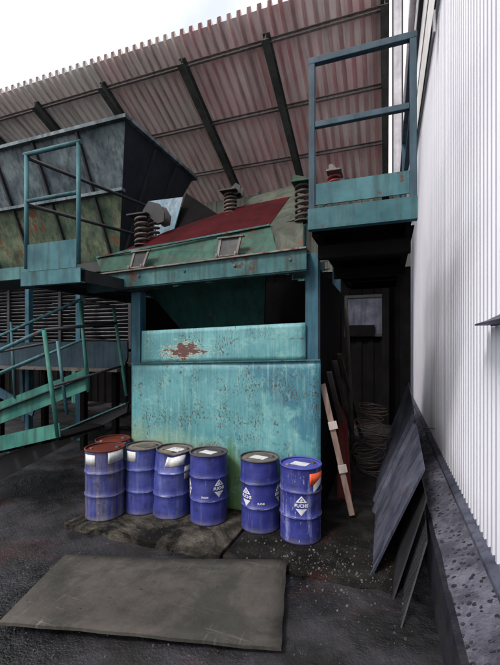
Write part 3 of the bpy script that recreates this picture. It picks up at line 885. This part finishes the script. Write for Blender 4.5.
# front side of the tray
ta = [at(101, 272, Y=3.34), at(277, 252, Y=3.34), at(270, 225.5, Y=3.5), at(125, 250, Y=3.5), at(96, 258, Y=3.42)]
w = MB(); w.plate(ta, .012); sb(w, 'tray', M['tray'])
w = MB(); w.plate([at(278, 252, Y=3.345), at(303, 249, Y=3.345), at(303, 210, Y=3.7), at(272, 225, Y=3.515)], .012); sb(w, 'end_flap', M['flare_grey_liner'])
w = MB(); w.bar(at(97, 257.5, Y=3.41), at(270, 225, Y=3.49), .03, .016); sb(w, 'tray_lip', M['beam'])
# red inner plate rising to the back
ra = [at(123, 250.5, Y=3.53), at(268, 227, Y=3.53), at(290, 196.5, Y=4.3), at(238, 207, Y=4.3), at(165, 232, Y=3.85)]
w = MB(); w.plate(ra, .01); sb(w, 'red_liner', M['red_plate'])
w = MB(); w.plate([at(268.5, 227, Y=3.535), at(303, 217, Y=3.6), at(304, 193, Y=4.3), at(290.5, 196.5, Y=4.302)], .01); sb(w, 'flare_grey_liner', M['flare_grey_liner'])  # right end of the red liner, recoloured with the flare's grey-green
# back wall of the tray, greyed with the painted flare tint
ga = [at(240, 208, Y=4.32), at(306, 193, Y=4.32), at(306, 181, Y=4.6), at(252, 197, Y=4.6)]
w = MB(); w.plate(ga, .01); sb(w, 'rear_liner', M['flare_grey_liner'])
# chute hanging inside the frame
w = MB(); w.plate([at(147, 290, Y=3.62), at(185, 334, Y=3.9), at(264, 330, Y=3.9), at(266, 276, Y=3.62)], .01); sb(w, 'chute', M['chute'])
w = MB(); w.plate([at(266.5, 276, Y=3.62), at(264.5, 330, Y=3.9), at(262, 326, Y=4.9), at(264, 276, Y=4.9)], .01); sb(w, 'chute_side', M['black_shade_steel'])
# pale scuffed plate and dark baffle left of centre
w = MB(); w.plate([at(157, 236, Y=4.05), at(173.5, 231, Y=4.05), at(183, 197, Y=4.25), at(150, 201, Y=4.25)], .012); sb(w, 'side_plate', M['pale_blue'])
w = MB(); w.plate([at(174, 231, Y=4.1), at(219, 215, Y=4.28), at(186, 193, Y=4.5)], .012); sb(w, 'baffle', M['black_shade_steel'])
def spring(u, v0, v1, Y, rad, turns, wire, mk='spring'):
    p, q = at(u, v1, Y=Y), at(u, v0, Y=Y)
    w = MB(); w.helix(p, rad, q.z - p.z, turns, wire); w.tube([p + Vector((0,0,.0)), p + Vector((0,0,.012))], rad + wire, 18)
    sb(w, 'coil_spring', M[mk])
    return p, q
p, q = spring(141.5, 217, 246, 3.62, .066, 5, .0135)
spring(154, 218, 243, 3.8, .06, 5, .0125)
# bracket above the left springs
def spring_bracket(pts, u0, v0, u1, v1, Y, depth, mk='dark_steel'):
    w = MB()
    for yy in (Y - .01, Y + depth):
        w.plate([at(a, b, Y=Y) + Vector((0, yy - Y, 0)) for a, b in pts], .014, (0,-1,0))
    a, b = at(u0, v0, Y=Y), at(u1, v1, Y=Y)
    w.box(a.x, b.x, Y - .09, Y + depth + .06, a.z - .018, a.z)
    sb(w, 'spring_bracket', M[mk], bevel=.004)
spring_bracket([(145,214),(143,211),(149,201),(160,204),(165,213),(164,222),(158,224)], 131, 216.5, 150, 216, 3.7, .12)
spring(230.5, 193, 214, 4.25, .07, 5, .014)
spring_bracket([(224,190),(230,189),(236,183),(241,186),(240,193),(236,195)], 222, 192.5, 238, 192, 4.2, .1)
spring(302, 184, 222, 3.62, .06, 6, .014)
spring_bracket([(292,184),(293,175),(306,177),(311,184)], 293, 184, 312, 184, 3.6, .1, 'tray')
spring(334, 173, 196, 4.5, .066, 4.5, .014, 'spring_red')
spring_bracket([(328,173),(329,165),(332,164),(341,172)], 327, 173, 342, 172, 4.45, .1, 'bare_edge')
# trapezoid feet bolted on the beam
def foot(u0, u1, u2, u3, v0, v1, sl):
    w = MB()
    Y = 3.3
    a, b, c, d = at(u0, v0, Y=Y), at(u1, v0-sl*(u1-u0), Y=Y), at(u2, v1, Y=Y-.04), at(u3, v1-sl*(u3-u2), Y=Y-.04)
    w.bar(a, c, .022, .02, up=(0,1,0)); w.bar(b, d, .022, .02, up=(0,1,0)); w.bar(a - Vector((.03,0,0)), b + Vector((.03,0,0)), .05, .012)
    w.bar(c - Vector((.02,0,0)), d + Vector((.02,0,0)), .05, .012)
    sb(w, 'mounting_foot', M['bare_edge'])
    w = MB(); w.plate([a, b, d, c], .006, (0,-1,0)); sb(w, 'foot_plate', M['dark_steel'])
    for e in (c, d):
        w = MB(); w.tube([e + Vector((0,-.03,-.02)), e + Vector((0,-.03,.025))], .012, 6); sb(w, 'bolt', M['bare_edge'])
foot(135, 149, 130.5, 143, 252, 268.5, .12)
foot(221, 241, 218, 236.5, 238.5, 257, .12)

# ---------------------------------------------------------------- guarded platforms
pf = thing('access_platform', 'raised steel platform with teal guardrail high beside the white wall', 'platform', (-.16, 3.5, 2.4))
sb = Sub(pf)
FX0, FX1, FY = -.5, .17, 2.58
def rz_(v_l, v_r): return None
w = MB()
for x in (FX0 + .015, FX1 - .015):
    w = MB(); w.bar((x, FY, 2.5), (x, FY, 3.53), .042, .04); sb(w, 'post', M['blue_grey'], bevel=.004)
w = MB(); w.bar((FX0 - .008, FY, 3.55), (FX1 + .008, FY, 3.55), .042, .045); sb(w, 'top_rail', M['blue_grey'], bevel=.004)
w = MB(); w.bar((FX0 + .037, FY, 3.11), (FX1 - .037, FY, 3.11), .036, .04); sb(w, 'middle_rail', M['blue_grey'], bevel=.004)
w = MB(); w.box(FX0 + .037, FX1 - .037, FY - .008, FY + .004, 2.56, 2.705); sb(w, 'toe_board', M['teal_rail'])
w = MB(); w.channel((FX0 - .01, FY, 2.46), (FX1 + .01, FY, 2.46), .06, .14, .008, -1); sb(w, 'front_channel', M['teal_rail'])
w = MB(); w.box(FX0, FX1, FY + .035, 3.3, 2.5, 2.515); w.box(FX0, FX1, 3.301, 5.2, 2.5, 2.515); sb(w, 'deck', M['black_shade_steel'])
for x in (FX0 + .03, FX1 - .03):
    w = MB(); w.channel((x, FY + .035, 2.42), (x, 5.2, 2.42), .05, .12, .008); sb(w, 'side_channel', M['black_shade_steel'])
for y in (2.9, 3.3, 3.9, 4.5, 5.1):
    w = MB(); w.bar((FX0 + .06, y, 2.38), (FX1 - .06, y, 2.38), .06, .1); sb(w, 'joist', M['black_shade_steel'])
w = MB(); w.bar((FX0 + .03, 2.75, 2.27), (FX1 - .02, 2.75, 2.27), .07, .09); sb(w, 'support_beam', M['black_shade_steel'])
w = MB(); w.bar((FX0 + .03, 3.6, 2.27), (FX1 - .02, 3.6, 2.27), .07, .09); sb(w, 'support_beam', M['black_shade_steel'])
for y in (3.9, 5.15):
    w = MB(); w.bar((FX1 - .015, y, 2.5), (FX1 - .015, y, 3.53), .04, .04); sb(w, 'post', M['blue_grey'])
for z in (3.55, 3.11):
    w = MB(); w.bar((FX1 - .015, FY + .03, z), (FX1 - .015, 5.2, z), .036, .04); sb(w, 'side_rail', M['blue_grey'])

lp = thing('hopper_platform', 'small raised platform with teal guardrail in front of the big hopper', 'platform', (-2.85, 3.3, 2.4))
sb = Sub(lp)
LY = 2.64
u27, u78 = at(26.5, 260, Y=LY).x, at(78.5, 260, Y=LY).x
zt = at(52, 148.5, Y=LY).z
for x in (u27, u78):
    w = MB(); w.tube([(x, LY, 2.33), (x, LY, zt)], .02, 12); sb(w, 'post', M['teal_rail'])
zl, zr2 = at(26.5, 157, Y=LY).z, at(78.5, 141, Y=LY).z
w = MB(); w.tube([(u27 - .03, LY, zt), (u78 + .03, LY, zt)], .021, 12); sb(w, 'top_rail', M['teal_rail'])
zm = at(52, 197, Y=LY).z
w = MB(); w.tube([(u27, LY, zm), (u78, LY, zm)], .019, 12); sb(w, 'middle_rail', M['teal_rail'])
w = MB(); w.box(u27 + .02, u78 - .02, LY - .006, LY + .006, 2.30, at(52, 242, Y=LY).z); sb(w, 'toe_board', M['teal_rail'])
w = MB(); w.channel((u27 - .04, LY, 2.225), (u78 + .05, LY, 2.225), .06, .13, .008, -1); sb(w, 'front_channel', M['teal_rail'])
w = MB(); w.box(u27, u78, LY + .035, 4.3, 2.27, 2.285); sb(w, 'deck', M['dark_steel'])
w = MB(); w.box(u78 + .01, u78 + .05, LY + .035, 4.3, 2.17, 2.28); w.box(u27 - .05, u27 - .01, LY + .035, 4.3, 2.17, 2.28); sb(w, 'side_channel', M['dark_steel'])
for za, zb in ((zt - .03, at(143, 207, X=u27 + .25).z), (zm - .03, at(134, 234, X=u27 + .25).z)):
    w = MB(); w.tube([(u27, LY, za), (u27 + .35, 4.25, zb)], .018, 10); sb(w, 'side_rail', M['dark_steel'])
w = MB(); w.tube([(u27 + .35, 4.25, 2.29), (u27 + .35, 4.25, 3.45)], .02, 10); sb(w, 'post', M['dark_steel'])
w = MB(); w.channel((-6.5, 2.95, 2.37), (u27 - .07, 2.95, 2.37), .06, .13, .008, -1); sb(w, 'walkway_beam', M['beam'])
w = MB(); w.bar((-6.5, 3.5, 2.42), (u27 - .07, 3.5, 2.42), 1.0, .02); sb(w, 'walkway_deck', M['dark_steel'])
w = MB(); w.bar((u27 + .1, 3.3, -.05), (u27 + .1, 3.3, 2.26), .06, .06)

# ---------------------------------------------------------------- staircase at left
st = thing('metal_staircase', 'green and blue steel stairs with tube handrails at the lower left', 'stairs', (-3.1, 3, 0))
sb = Sub(st)
YN, YF, YD = 2.67, 3.3, 3.42
def tb(a, b, r, nm, mk):
    w = MB(); w.tube([a, b], r, 10); sb(w, nm, M[mk])
A0, A1 = at(44, 330, Y=YN), at(58, 437, Y=YN)
tb(A0, A1, .02, 'post', 'green_rail')
tb(at(-45, 371, Y=YN), A0, .019, 'handrail', 'teal_rail')
tb(at(-45, 392, Y=YN), at(47, 353, Y=YN), .015, 'middle_rail', 'teal_rail')
D0, D1 = at(113.5, 307, Y=YD), at(126.5, 396, Y=YD)
tb(D0, D1, .018, 'post', 'green_rail')
C0, C1 = at(80, 300, Y=YF), at(88.5, 392, Y=YF)
tb(C0, C1, .019, 'post', 'green_rail')
tb(C0, D0, .017, 'end_rail', 'dark_steel')
tb(A0, at(116.5, 323, Y=YD), .017, 'end_rail', 'dark_steel')
tb(at(84, 339, Y=YF), at(118.5, 341, Y=YD), .013, 'end_rail', 'dark_steel')
tb(at(54, 386, Y=YN+.1), at(122, 366, Y=YD), .013, 'end_rail', 'dark_steel')
tb(at(-45, 356, Y=YF), C0, .018, 'handrail', 'teal_rail')
tb(at(-45, 393, Y=YF), at(84, 339, Y=YF), .016, 'middle_rail', 'teal_rail')
B0, B1 = at(57.5, 341, Y=3.0), at(67, 415, Y=3.0)
tb(B0, B1, .017, 'post', 'teal_rail')
tb(at(-45, 360, Y=3.0), B0, .015, 'middle_rail', 'dark_steel')
tb(at(11, 322, Y=YF), at(15, 398, Y=YF), .016, 'post', 'teal_rail')
for Y_, v0, v1 in ((YN, 370, 458), (YF, 355, 440)):
    tb(at(-45, v0, Y=Y_), at(-43, v1, Y=Y_), .018, 'post', 'green_rail')
for Y_ in (YN + .03, YF - .03):
    e = at(-48, 460 if Y_ < 3 else 440, Y=Y_); tb(e, Vector((e.x, e.y, -.03)), .03, 'leg', 'dark_steel')
w = MB(); w.plate([at(-60, 465, Y=YN), at(60, 437, Y=YN), at(59, 423, Y=YN), at(-60, 449, Y=YN)], .012, (0,-1,0)); sb(w, 'near_stringer', M['green_rail'])
w = MB(); w.plate([at(-60, 447, Y=YF), at(89.5, 389, Y=YF), at(88, 368, Y=YF), at(-60, 425, Y=YF)], .012, (0,-1,0)); sb(w, 'far_stringer', M['green_rail'])
w = MB(); w.bar(at(-60, 433, Y=YF-.03), at(88, 376, Y=YF-.03), .05, .012); sb(w, 'stringer_lip', M['dark_steel'])
# treads between the stringers
N0, N1, F0, F1 = at(-60, 460, Y=YN), at(58, 433, Y=YN), at(-60, 440, Y=YF), at(88, 382, Y=YF)
for i in range(8):
    x = N0.x + (N1.x - .1 - N0.x) * i / 7
    a = N0.lerp(N1, (x - N0.x) / (N1.x - N0.x)); b = F0.lerp(F1, (x - F0.x) / (F1.x - F0.x))
    z = min(a.z, b.z) - .02
    w = MB(); w.box(x - .1, x + .1, YN + .016, YF - .016, z - .03, z); sb(w, 'tread', M['black_shade_steel'])
# the dark main beam carrying it
E0, E1, E2, E3 = at(-60, 512, Y=2.85), at(127, 412, Y=3.4), at(128, 403.5, Y=3.4), at(-60, 482, Y=2.85)
w = MB(); w.plate([E0, E1, E2, E3], .05); sb(w, 'main_beam', M['dark_steel'])
w = MB(); w.bar(E3 + Vector((0,-.01,.01)), E2 + Vector((0,-.01,.01)), .09, .014); sb(w, 'beam_flange', M['beam'])

# ---------------------------------------------------------------- drums
def text_polys(txt, size):
    cu = bpy.data.curves.new('lettering', 'FONT'); cu.body = txt; cu.size = size
    cu.align_x = 'CENTER'; cu.align_y = 'CENTER'; cu.resolution_u = 3; cu.offset = size * .03
    o = bpy.data.objects.new('lettering', cu); COL.objects.link(o)
    dg = bpy.context.evaluated_depsgraph_get()
    me = o.evaluated_get(dg).to_mesh()
    vs = [v.co.copy() for v in me.vertices]; fs = [tuple(p.vertices) for p in me.polygons]
    bpy.data.objects.remove(o); bpy.data.curves.remove(cu)
    return vs, fs
def bend(p, phi, z, r):
    a = phi + p[0] / r
    return Vector((r * math.sin(a), -r * math.cos(a), z + p[1]))
def poly_strip(w, pts2, phi, z, r, n=6):
    """a small flat shape (quad a,b,c,d) wrapped on the drum"""
    a, b, c, d = [Vector((p[0], p[1], 0)) for p in pts2]
    vs = []
    for i in range(n + 1):
        t = i / n
        vs.append(bend(a.lerp(b, t), phi, z, r)); vs.append(bend(d.lerp(c, t), phi, z, r))
    w.add(vs, [(2*i, 2*i+2, 2*i+3, 2*i+1) for i in range(n)])
logo_txt = text_polys('FUCHS', .036)
mini_txt = text_polys('FUCHS', .02)
def add_logo(parent, phi, z, mk='white_print', mini=False):
    r = RAD + .003
    w = MB()
    vs, fs = mini_txt if mini else logo_txt
    w.add([bend(v, phi, z, r) for v in vs], fs)
    if not mini:
        s_ = .058
        # pointed caps above and below the word, each an outlined triangle with ears
        for sg in (1, -1):
            poly_strip(w, [(-s_*.78, sg*.026), (0, sg*.026), (0, sg*.034), (-s_*.66, sg*.034)], phi, z, r)
            poly_strip(w, [(0, sg*.026), (s_*.78, sg*.026), (s_*.66, sg*.034), (0, sg*.034)], phi, z, r)
            poly_strip(w, [(-s_*.72, sg*.030), (-s_*.50, sg*.030), (0, sg*.066), (0, sg*.079)], phi, z, r)
            poly_strip(w, [(s_*.50, sg*.030), (s_*.72, sg*.030), (0, sg*.079), (0, sg*.066)], phi, z, r)
        poly_strip(w, [(-.012, .038), (.012, .038), (0, .058), (0, .058)], phi, z, r, 2)
        poly_strip(w, [(-.030, -.036), (.030, -.036), (.004, -.062), (-.004, -.062)], phi, z, r, 4)
    o = SKIN[parent.name](w).build('emblem', M[mk], parent, solid=.0012)
    return o
def add_label(parent, a0, a1, z0, z1, mk='paper', skew=0, name='label'):
    w = MB(); n = 10
    for i in range(n + 1):
        t = i / n
        a = R(a0 + (a1 - a0) * t)
        for z in (z0 + skew * t, z1 + skew * t):
            r = RAD + .0035
            w.v.append(Vector((r * math.sin(a), -r * math.cos(a), z)))
    for i in range(n): w.f.append((2*i, 2*i+2, 2*i+3, 2*i+1)); w.sm.append(True)
    return SKIN[parent.name](w).build(name, M[mk], parent, solid=.001)

def body_profile(h):
    pr = [(RAD-.004,0),(RAD+.003,.004),(RAD+.003,.014),(RAD-.001,.02)]
    for f in (.345, .675):
        zc = h * f
        pr += [(RAD, zc-.016),(RAD+.003, zc-.011),(RAD+.0075, zc-.004),(RAD+.0075, zc+.004),(RAD+.003, zc+.011),(RAD, zc+.016)]
    pr += [(RAD-.001,h-.02),(RAD+.002,h-.014)]
    # subdivide long runs so dents can bend them
    out = [pr[0]]
    for a, b in zip(pr, pr[1:]):
        k = max(1, int((b[1]-a[1]) / .03))
        for i in range(1, k + 1): out.append((a[0]+(b[0]-a[0])*i/k, a[1]+(b[1]-a[1])*i/k))
    return out
SKIN = {}
def drum(x, y, z0, label, body='drum', lid='lid_blue', h=HT, rot=0, paper_lid=True, deform=None, rim=None, s=1.0):
    t = thing('steel_drum', label, 'drum', (x, y, z0), R(rot), 'blue steel drums in a row by the turquoise wall')
    t.scale = (s, s, s)
    rng = random.Random(label)
    dents = [(rng.uniform(-1.4, 1.4), rng.uniform(.06, .55), rng.uniform(.15, .4), rng.uniform(.03, .09), rng.uniform(.003, .011)) for _ in range(6)]
    lean = (rng.uniform(-.012, .012), rng.uniform(-.01, .01))
    def df(w):
        out = []
        for v in w.v:
            a = math.atan2(v.x, -v.y); rr = math.hypot(v.x, v.y)
            k = sum(dp * math.exp(-((a - da) / dw) ** 2 - ((v.z - dz) / dh) ** 2) for da, dz, dw, dh, dp in dents) if rr > .1 else 0
            f = 1 - k / max(rr, .05)
            v = Vector((v.x * f + lean[0] * v.z, v.y * f + lean[1] * v.z, v.z))
            out.append(deform(v) if deform else v)
        w.v = out
        return w
    SKIN[t.name] = df
    w = MB(); w.lathe(body_profile(h), 64); bo = df(w).build('body', M[body], t)
    w = MB(); pts = [(RAD * math.cos(2*math.pi*k/48), RAD * math.sin(2*math.pi*k/48), h - .008) for k in range(48)]
    w.tube(pts, .007, 8, closed=True); df(w).build('rim', M[rim or lid], t)
    w = MB(); w.lathe([(RAD-.003, h-.016), (RAD-.006, h-.02), (RAD-.03, h-.021), (RAD-.036, h-.018), (.002, h-.017)], 48, cap0=False, cap1=True)
    lo = df(w).build('lid', M[lid], t)
    w = MB(); w.lathe([(.024,h-.018),(.024,h-.009),(.018,h-.007),(.018,h-.004)], 14, cap0=False, cap1=True)
    w.v = [v + Vector((.09,.06,0)) for v in w.v]; df(w).build('bung', M['lid_dark'], lo)
    w = MB(); w.lathe([(.014,h-.018),(.014,h-.008)], 12, cap0=False, cap1=True)
    w.v = [v + Vector((-.1,-.06,0)) for v in w.v]; df(w).build('bung', M['bare_edge'], lo)
    if paper_lid:
        w = MB(); w.plate([(-.085,-.035,h-.014),(.05,-.055,h-.014),(.075,.03,h-.014),(-.06,.055,h-.014)], .002, (0,0,1)); df(w).build('label', M['paper'], lo)
    return t
DZ = .028
def ground_pos(u, c):
    a = (u - 250) / FPX
    return ((a * CA - SA) * c, (a * SA + CA) * c)
def view(x, y): return math.degrees(math.atan2(-x, y))    # the turn that faces the camera side

x, y = ground_pos(300.5, 3.125)
d6 = drum(x, y, .016, 'scratched blue drum with orange label, nearest and largest of the row', 'drum_scratched', 'lid_blue', rot=0)
f = view(x, y)
add_logo(d6, R(f + 2), .315)
add_label(d6, f + 24, f + 80, .475, .565, 'orange')
w = MB(); poly_strip(w, [(-.02,-.075),(.07,-.02),(.08,.03),(-.02,-.02)], R(f + 42), .49, RAD + .0045); SKIN[d6.name](w).build('label_stripe', M['white_print'], d6, solid=.001)
w = MB(); poly_strip(w, [(-.012,-.1),(.08,-.1),(.08,-.032),(-.012,-.078)], R(f + 42), .49, RAD + .004); SKIN[d6.name](w).build('label_corner', M['black_print'], d6, solid=.001)

x, y = ground_pos(260.5, 3.3)
d5 = drum(x, y, .016, 'blue drum with tan grimy lid and white lid label, beside the largest drum', 'drum', 'lid_grime', rot=0, rim='lid_dark')
f = view(x, y)
add_logo(d5, R(f - 44), .30); add_logo(d5, R(f + 70), .31); add_logo(d5, R(f + 3), .255, mini=True)

x, y = ground_pos(209, 3.41)
d4 = drum(x, y, DZ, 'blue drum with dark lid and white lid label, third from the right end', 'drum', 'lid_dark', rot=0)
f = view(x, y)
add_logo(d4, R(f + 32), .32); add_logo(d4, R(f - 82), .3); add_logo(d4, R(f - 12), .25, mini=True)

def crush(v):
    h = max(0, (v.z - .3) / .31)
    x = v.x - .05 * (1 - h) * 0 + .035 * h * h
    y = v.y
    z = v.z
    a = math.atan2(v.x, -v.y)
    k = math.exp(-((a - .3) / .5) ** 2) * math.exp(-((v.z - .6) / .13) ** 2)
    x -= .045 * k * math.sin(a); y += .06 * k
    z -= .035 * k + .03 * h * (v.x + .1)
    k2 = math.exp(-((a + .7) / .35) ** 2) * math.exp(-((v.z - .42) / .1) ** 2)
    x -= -.025 * k2; y += .018 * k2
    return Vector((x, y, z))
x, y = ground_pos(171.5, 3.53)
d3 = drum(x, y, DZ, 'dented leaning blue drum with a crushed top and torn white label', 'drum_pale', 'lid_grime', rot=0, paper_lid=False, deform=crush, rim='lid_dark')
f = view(x, y)
for a0, a1, z0, z1 in ((f - 30, f + 38, .49, .585), (f + 40, f + 72, .35, .47)):
    o = add_label(d3, a0, a1, z0, z1)
    for vtx in o.data.vertices: vtx.co += Vector((.0, -.003, 0))
w = MB(); w.plate([crush(Vector(p)) for p in ((-.06,-.05,.6),(.07,-.06,.6),(.09,.05,.6),(-.03,.06,.6))], .002, (0,0,1)); w.build('label', M['paper'], d3)

x, y = ground_pos(143.5, 3.62)
d2 = drum(x, y, DZ, 'blue drum with grimy tan lid and one side label, left of the dented drum', 'drum_pale', 'lid_grime', rot=0, paper_lid=False, rim='lid_dark')
f = view(x, y)
add_label(d2, f - 66, f - 26, .49, .585)
w = MB(); w.plate([(-.1,-.02,HT-.013),(.06,-.06,HT-.012),(.12,.02,HT-.011),(-.02,.07,HT-.013)], .003, (0,0,1)); w.build('cardboard', M['wood_grey'], d2)

x, y = ground_pos(105.5, 3.5)
d1 = drum(x, y, DZ, 'faded blue drum with rusty red lid and two white labels, front left of the row', 'drum_faded', 'lid_rust', rot=0, paper_lid=False, s=1.03)
f = view(x, y)
add_label(d1, f - 68, f - 28, .485, .575); add_label(d1, f + 8, f + 62, .495, .59, skew=.015)
x, y = ground_pos(113, 3.86)
d0 = drum(x, y, DZ, 'rust lidded drum half hidden behind the faded blue drum', 'drum_faded', 'lid_rust', rot=25, paper_lid=False)
f = view(x, y)
add_label(d0, f - 95, f + 20, .57, .592, 'paper')

# ---------------------------------------------------------------- leaning planks in the dark passage
def plank(p, q, w_, t_, label, mk, group=None, face=(0,-1,0), nm='wooden_plank', cat='plank'):
    m = MB(); m.bar(p, q, w_, t_, up=face)
    o = m.build(nm, M[mk], bevel=.003)
    return tag(o, label, cat, group)
p, q = at(352, 515, Z=.05), at(322.5, 384, X=-.545)
m = thing('wooden_plank', 'pale wooden plank with two white patches leaning by the turquoise wall', 'plank', p)
sb = Sub(m)
w = MB(); w.bar(p, q, .05, .022, up=(.3,-1,0)); sb(w, 'board', M['wood_pale'], bevel=.002)
for t in (.36, .69):
    e = p.lerp(q, t); d = (q - p).normalized()
    w = MB(); w.bar(e - d*.035 + Vector((.012,-.016,0)), e + d*.035 + Vector((.012,-.016,0)), .075, .012, up=(.3,-1,0)); sb(w, 'patch', M['pale_patch'])
plank(at(352, 470, Z=.03) + Vector((0,.0,0)), at(329, 372, X=-.53), .05, .022, 'grey plank leaning just behind the pale plank', 'wood_grey', 'grey planks leaning in the passage')
plank(at(356, 455, Z=.0), at(334.5, 361, X=-.53), .05, .022, 'dim grey plank leaning between the other two grey planks', 'wood_grey', 'grey planks leaning in the passage')
plank(at(362, 440, Z=-.02), at(339, 354, X=-.53), .05, .022, 'farthest grey plank leaning in the dark passage', 'wood_grey', 'grey planks leaning in the passage')
w = MB(); w.plate([at(337, 520, Y=3.95) , at(352, 500, Y=4.0), at(347, 420, Y=4.3), at(338, 400, Y=4.3)], .015)
tag(w.build('red_board', M['red_board']), 'dull red board standing behind the pale leaning plank', 'board')

# coils of wire heaped in the passage
random.seed(21)
spots = [(.10, 4.9, .0, 0), (.06, 4.95, .17, 7), (.11, 4.88, .34, -8), (.07, 4.94, .52, 10), (.1, 4.9, .70, -6)]
lab = ['lowest rusty wire coil in the heap in the dark passage', 'second rusty wire coil up in the heap in the dark passage',
       'middle rusty wire coil of the heap in the dark passage', 'second rusty wire coil from the top of the heap in the dark passage', 'topmost rusty wire coil of the heap in the dark passage']
for (x, y, z, tl), l in zip(spots, lab):
    w = MB()
    for k in range(5):
        r = .16 + random.uniform(-.03, .03); pts = []
        ox, oy = random.uniform(-.03,.03), random.uniform(-.03,.03)
        for i in range(28):
            a = 2*math.pi*i/28
            pts.append((ox + r*math.cos(a), oy + r*math.sin(a), .02 + .034*k + .012*math.sin(a*2+k)))
        w.tube(pts, .006, 6, closed=True)
    o = w.build('wire_coil', M['wire'])
    o.location = (x - .28, y, z); o.rotation_euler = (R(tl), R(-tl*.6), 0)
    tag(o, l, 'wire coil', 'wire coils heaped in the passage')
def pole(p, q, r_, mk, label, nm='steel_pipe', cat='pipe'):
    w = MB(); w.tube([p, q], r_, 12); tag(w.build(nm, M[mk]), label, cat)
pole(Vector((-.42, 5.2, -.02)), Vector((-.53, 5.3, 2.1)), .03, 'wood_grey', 'grey steel pipe standing upright against the dark side of the feeder stand')

# ---------------------------------------------------------------- sheets leaning on the plinth
sh = thing('leaning_sheet', 'large blue grey ribbed steel sheet leaning on its long edge toward the white wall', 'metal sheet', (0, 3.4, 0))
sb = Sub(sh)
a, b = Vector((-.10, 2.70, .0)), Vector((.26, 3.0, .69))
c, d = Vector((.27, 5.4, 1.1)), Vector((-.12, 5.5, .0))
nrm = (b - a).cross(d - a).normalized()
if nrm.x > 0: nrm = -nrm
ss = [0, .004, .1, .2, .3, .36, .375, .40, .415, .46, .475, .50, .515, .6, .7, .8, .9, 1]
w = MB(); nb = 6
for s_ in ss:
    up_ = .028 if s_ in (.375, .40, .475, .50) else (.018 if s_ == 0 else 0)
    for k in range(nb + 1):
        q = k / nb
        p = (a.lerp(b, q)).lerp(d.lerp(c, q), s_)
        w.v.append(p + nrm * (up_ + .012 * math.sin(q * 3.1) * math.sin(s_ * 6)))
for i in range(len(ss) - 1):
    for k in range(nb):
        w.f.append((i*(nb+1)+k, i*(nb+1)+k+1, (i+1)*(nb+1)+k+1, (i+1)*(nb+1)+k)); w.sm.append(False)
sb(w, 'sheet', M['sheet'], solid=.006)
s2 = MB(); s2.plate([(.02, 2.5, -.02), (.262, 2.95, .5), (.268, 4.2, .56), (.09, 4.2, -.02)], .01)
tag(s2.build('dark_sheet', M['sheet_dark']), 'dark flat steel sheet leaning behind the ribbed blue grey sheet', 'metal sheet')
# expanded metal sheet, real openings
em = MB()
o_, eu, ev = Vector((.07, 2.28, -.02)), Vector((.17, .36, .36)), Vector((.06, 1.0, .02))
nu, nv = 16, 34
def ep(i, j): return o_ + eu * (i / nu) + ev * (j / nv)
for j in range(nv):
    for i in range(nu):
        if (i + j) % 2 == 0:
            em.bar(ep(i, j), ep(i+1, j+1), .005, .005, up=(1,0,0))
        else:
            em.bar(ep(i+1, j), ep(i, j+1), .005, .005, up=(1,0,0))
em.bar(ep(0,0), ep(nu,0), .01, .01); em.bar(ep(nu,0), ep(nu,nv), .01, .01); em.bar(ep(0,0), ep(0,nv), .01, .01)
tag(em.build('mesh_sheet', M['sheet_dark']), 'dark expanded metal mesh sheet leaning low against the concrete plinth', 'metal mesh')
# bent wire hook on the plinth
p = at(430, 427, X=.47)
w = MB(); w.tube([p + Vector((.05,0,-.02)), p + Vector((-.08,-.02,0)), p + Vector((-.1,-.05,-.03)), p + Vector((-.09,.06,-.07)), p + Vector((.03,.07,-.07))], .006, 8)
tag(w.build('wire_hook', M['bare_edge']), 'small bent wire hook sticking out above the concrete plinth', 'hook')
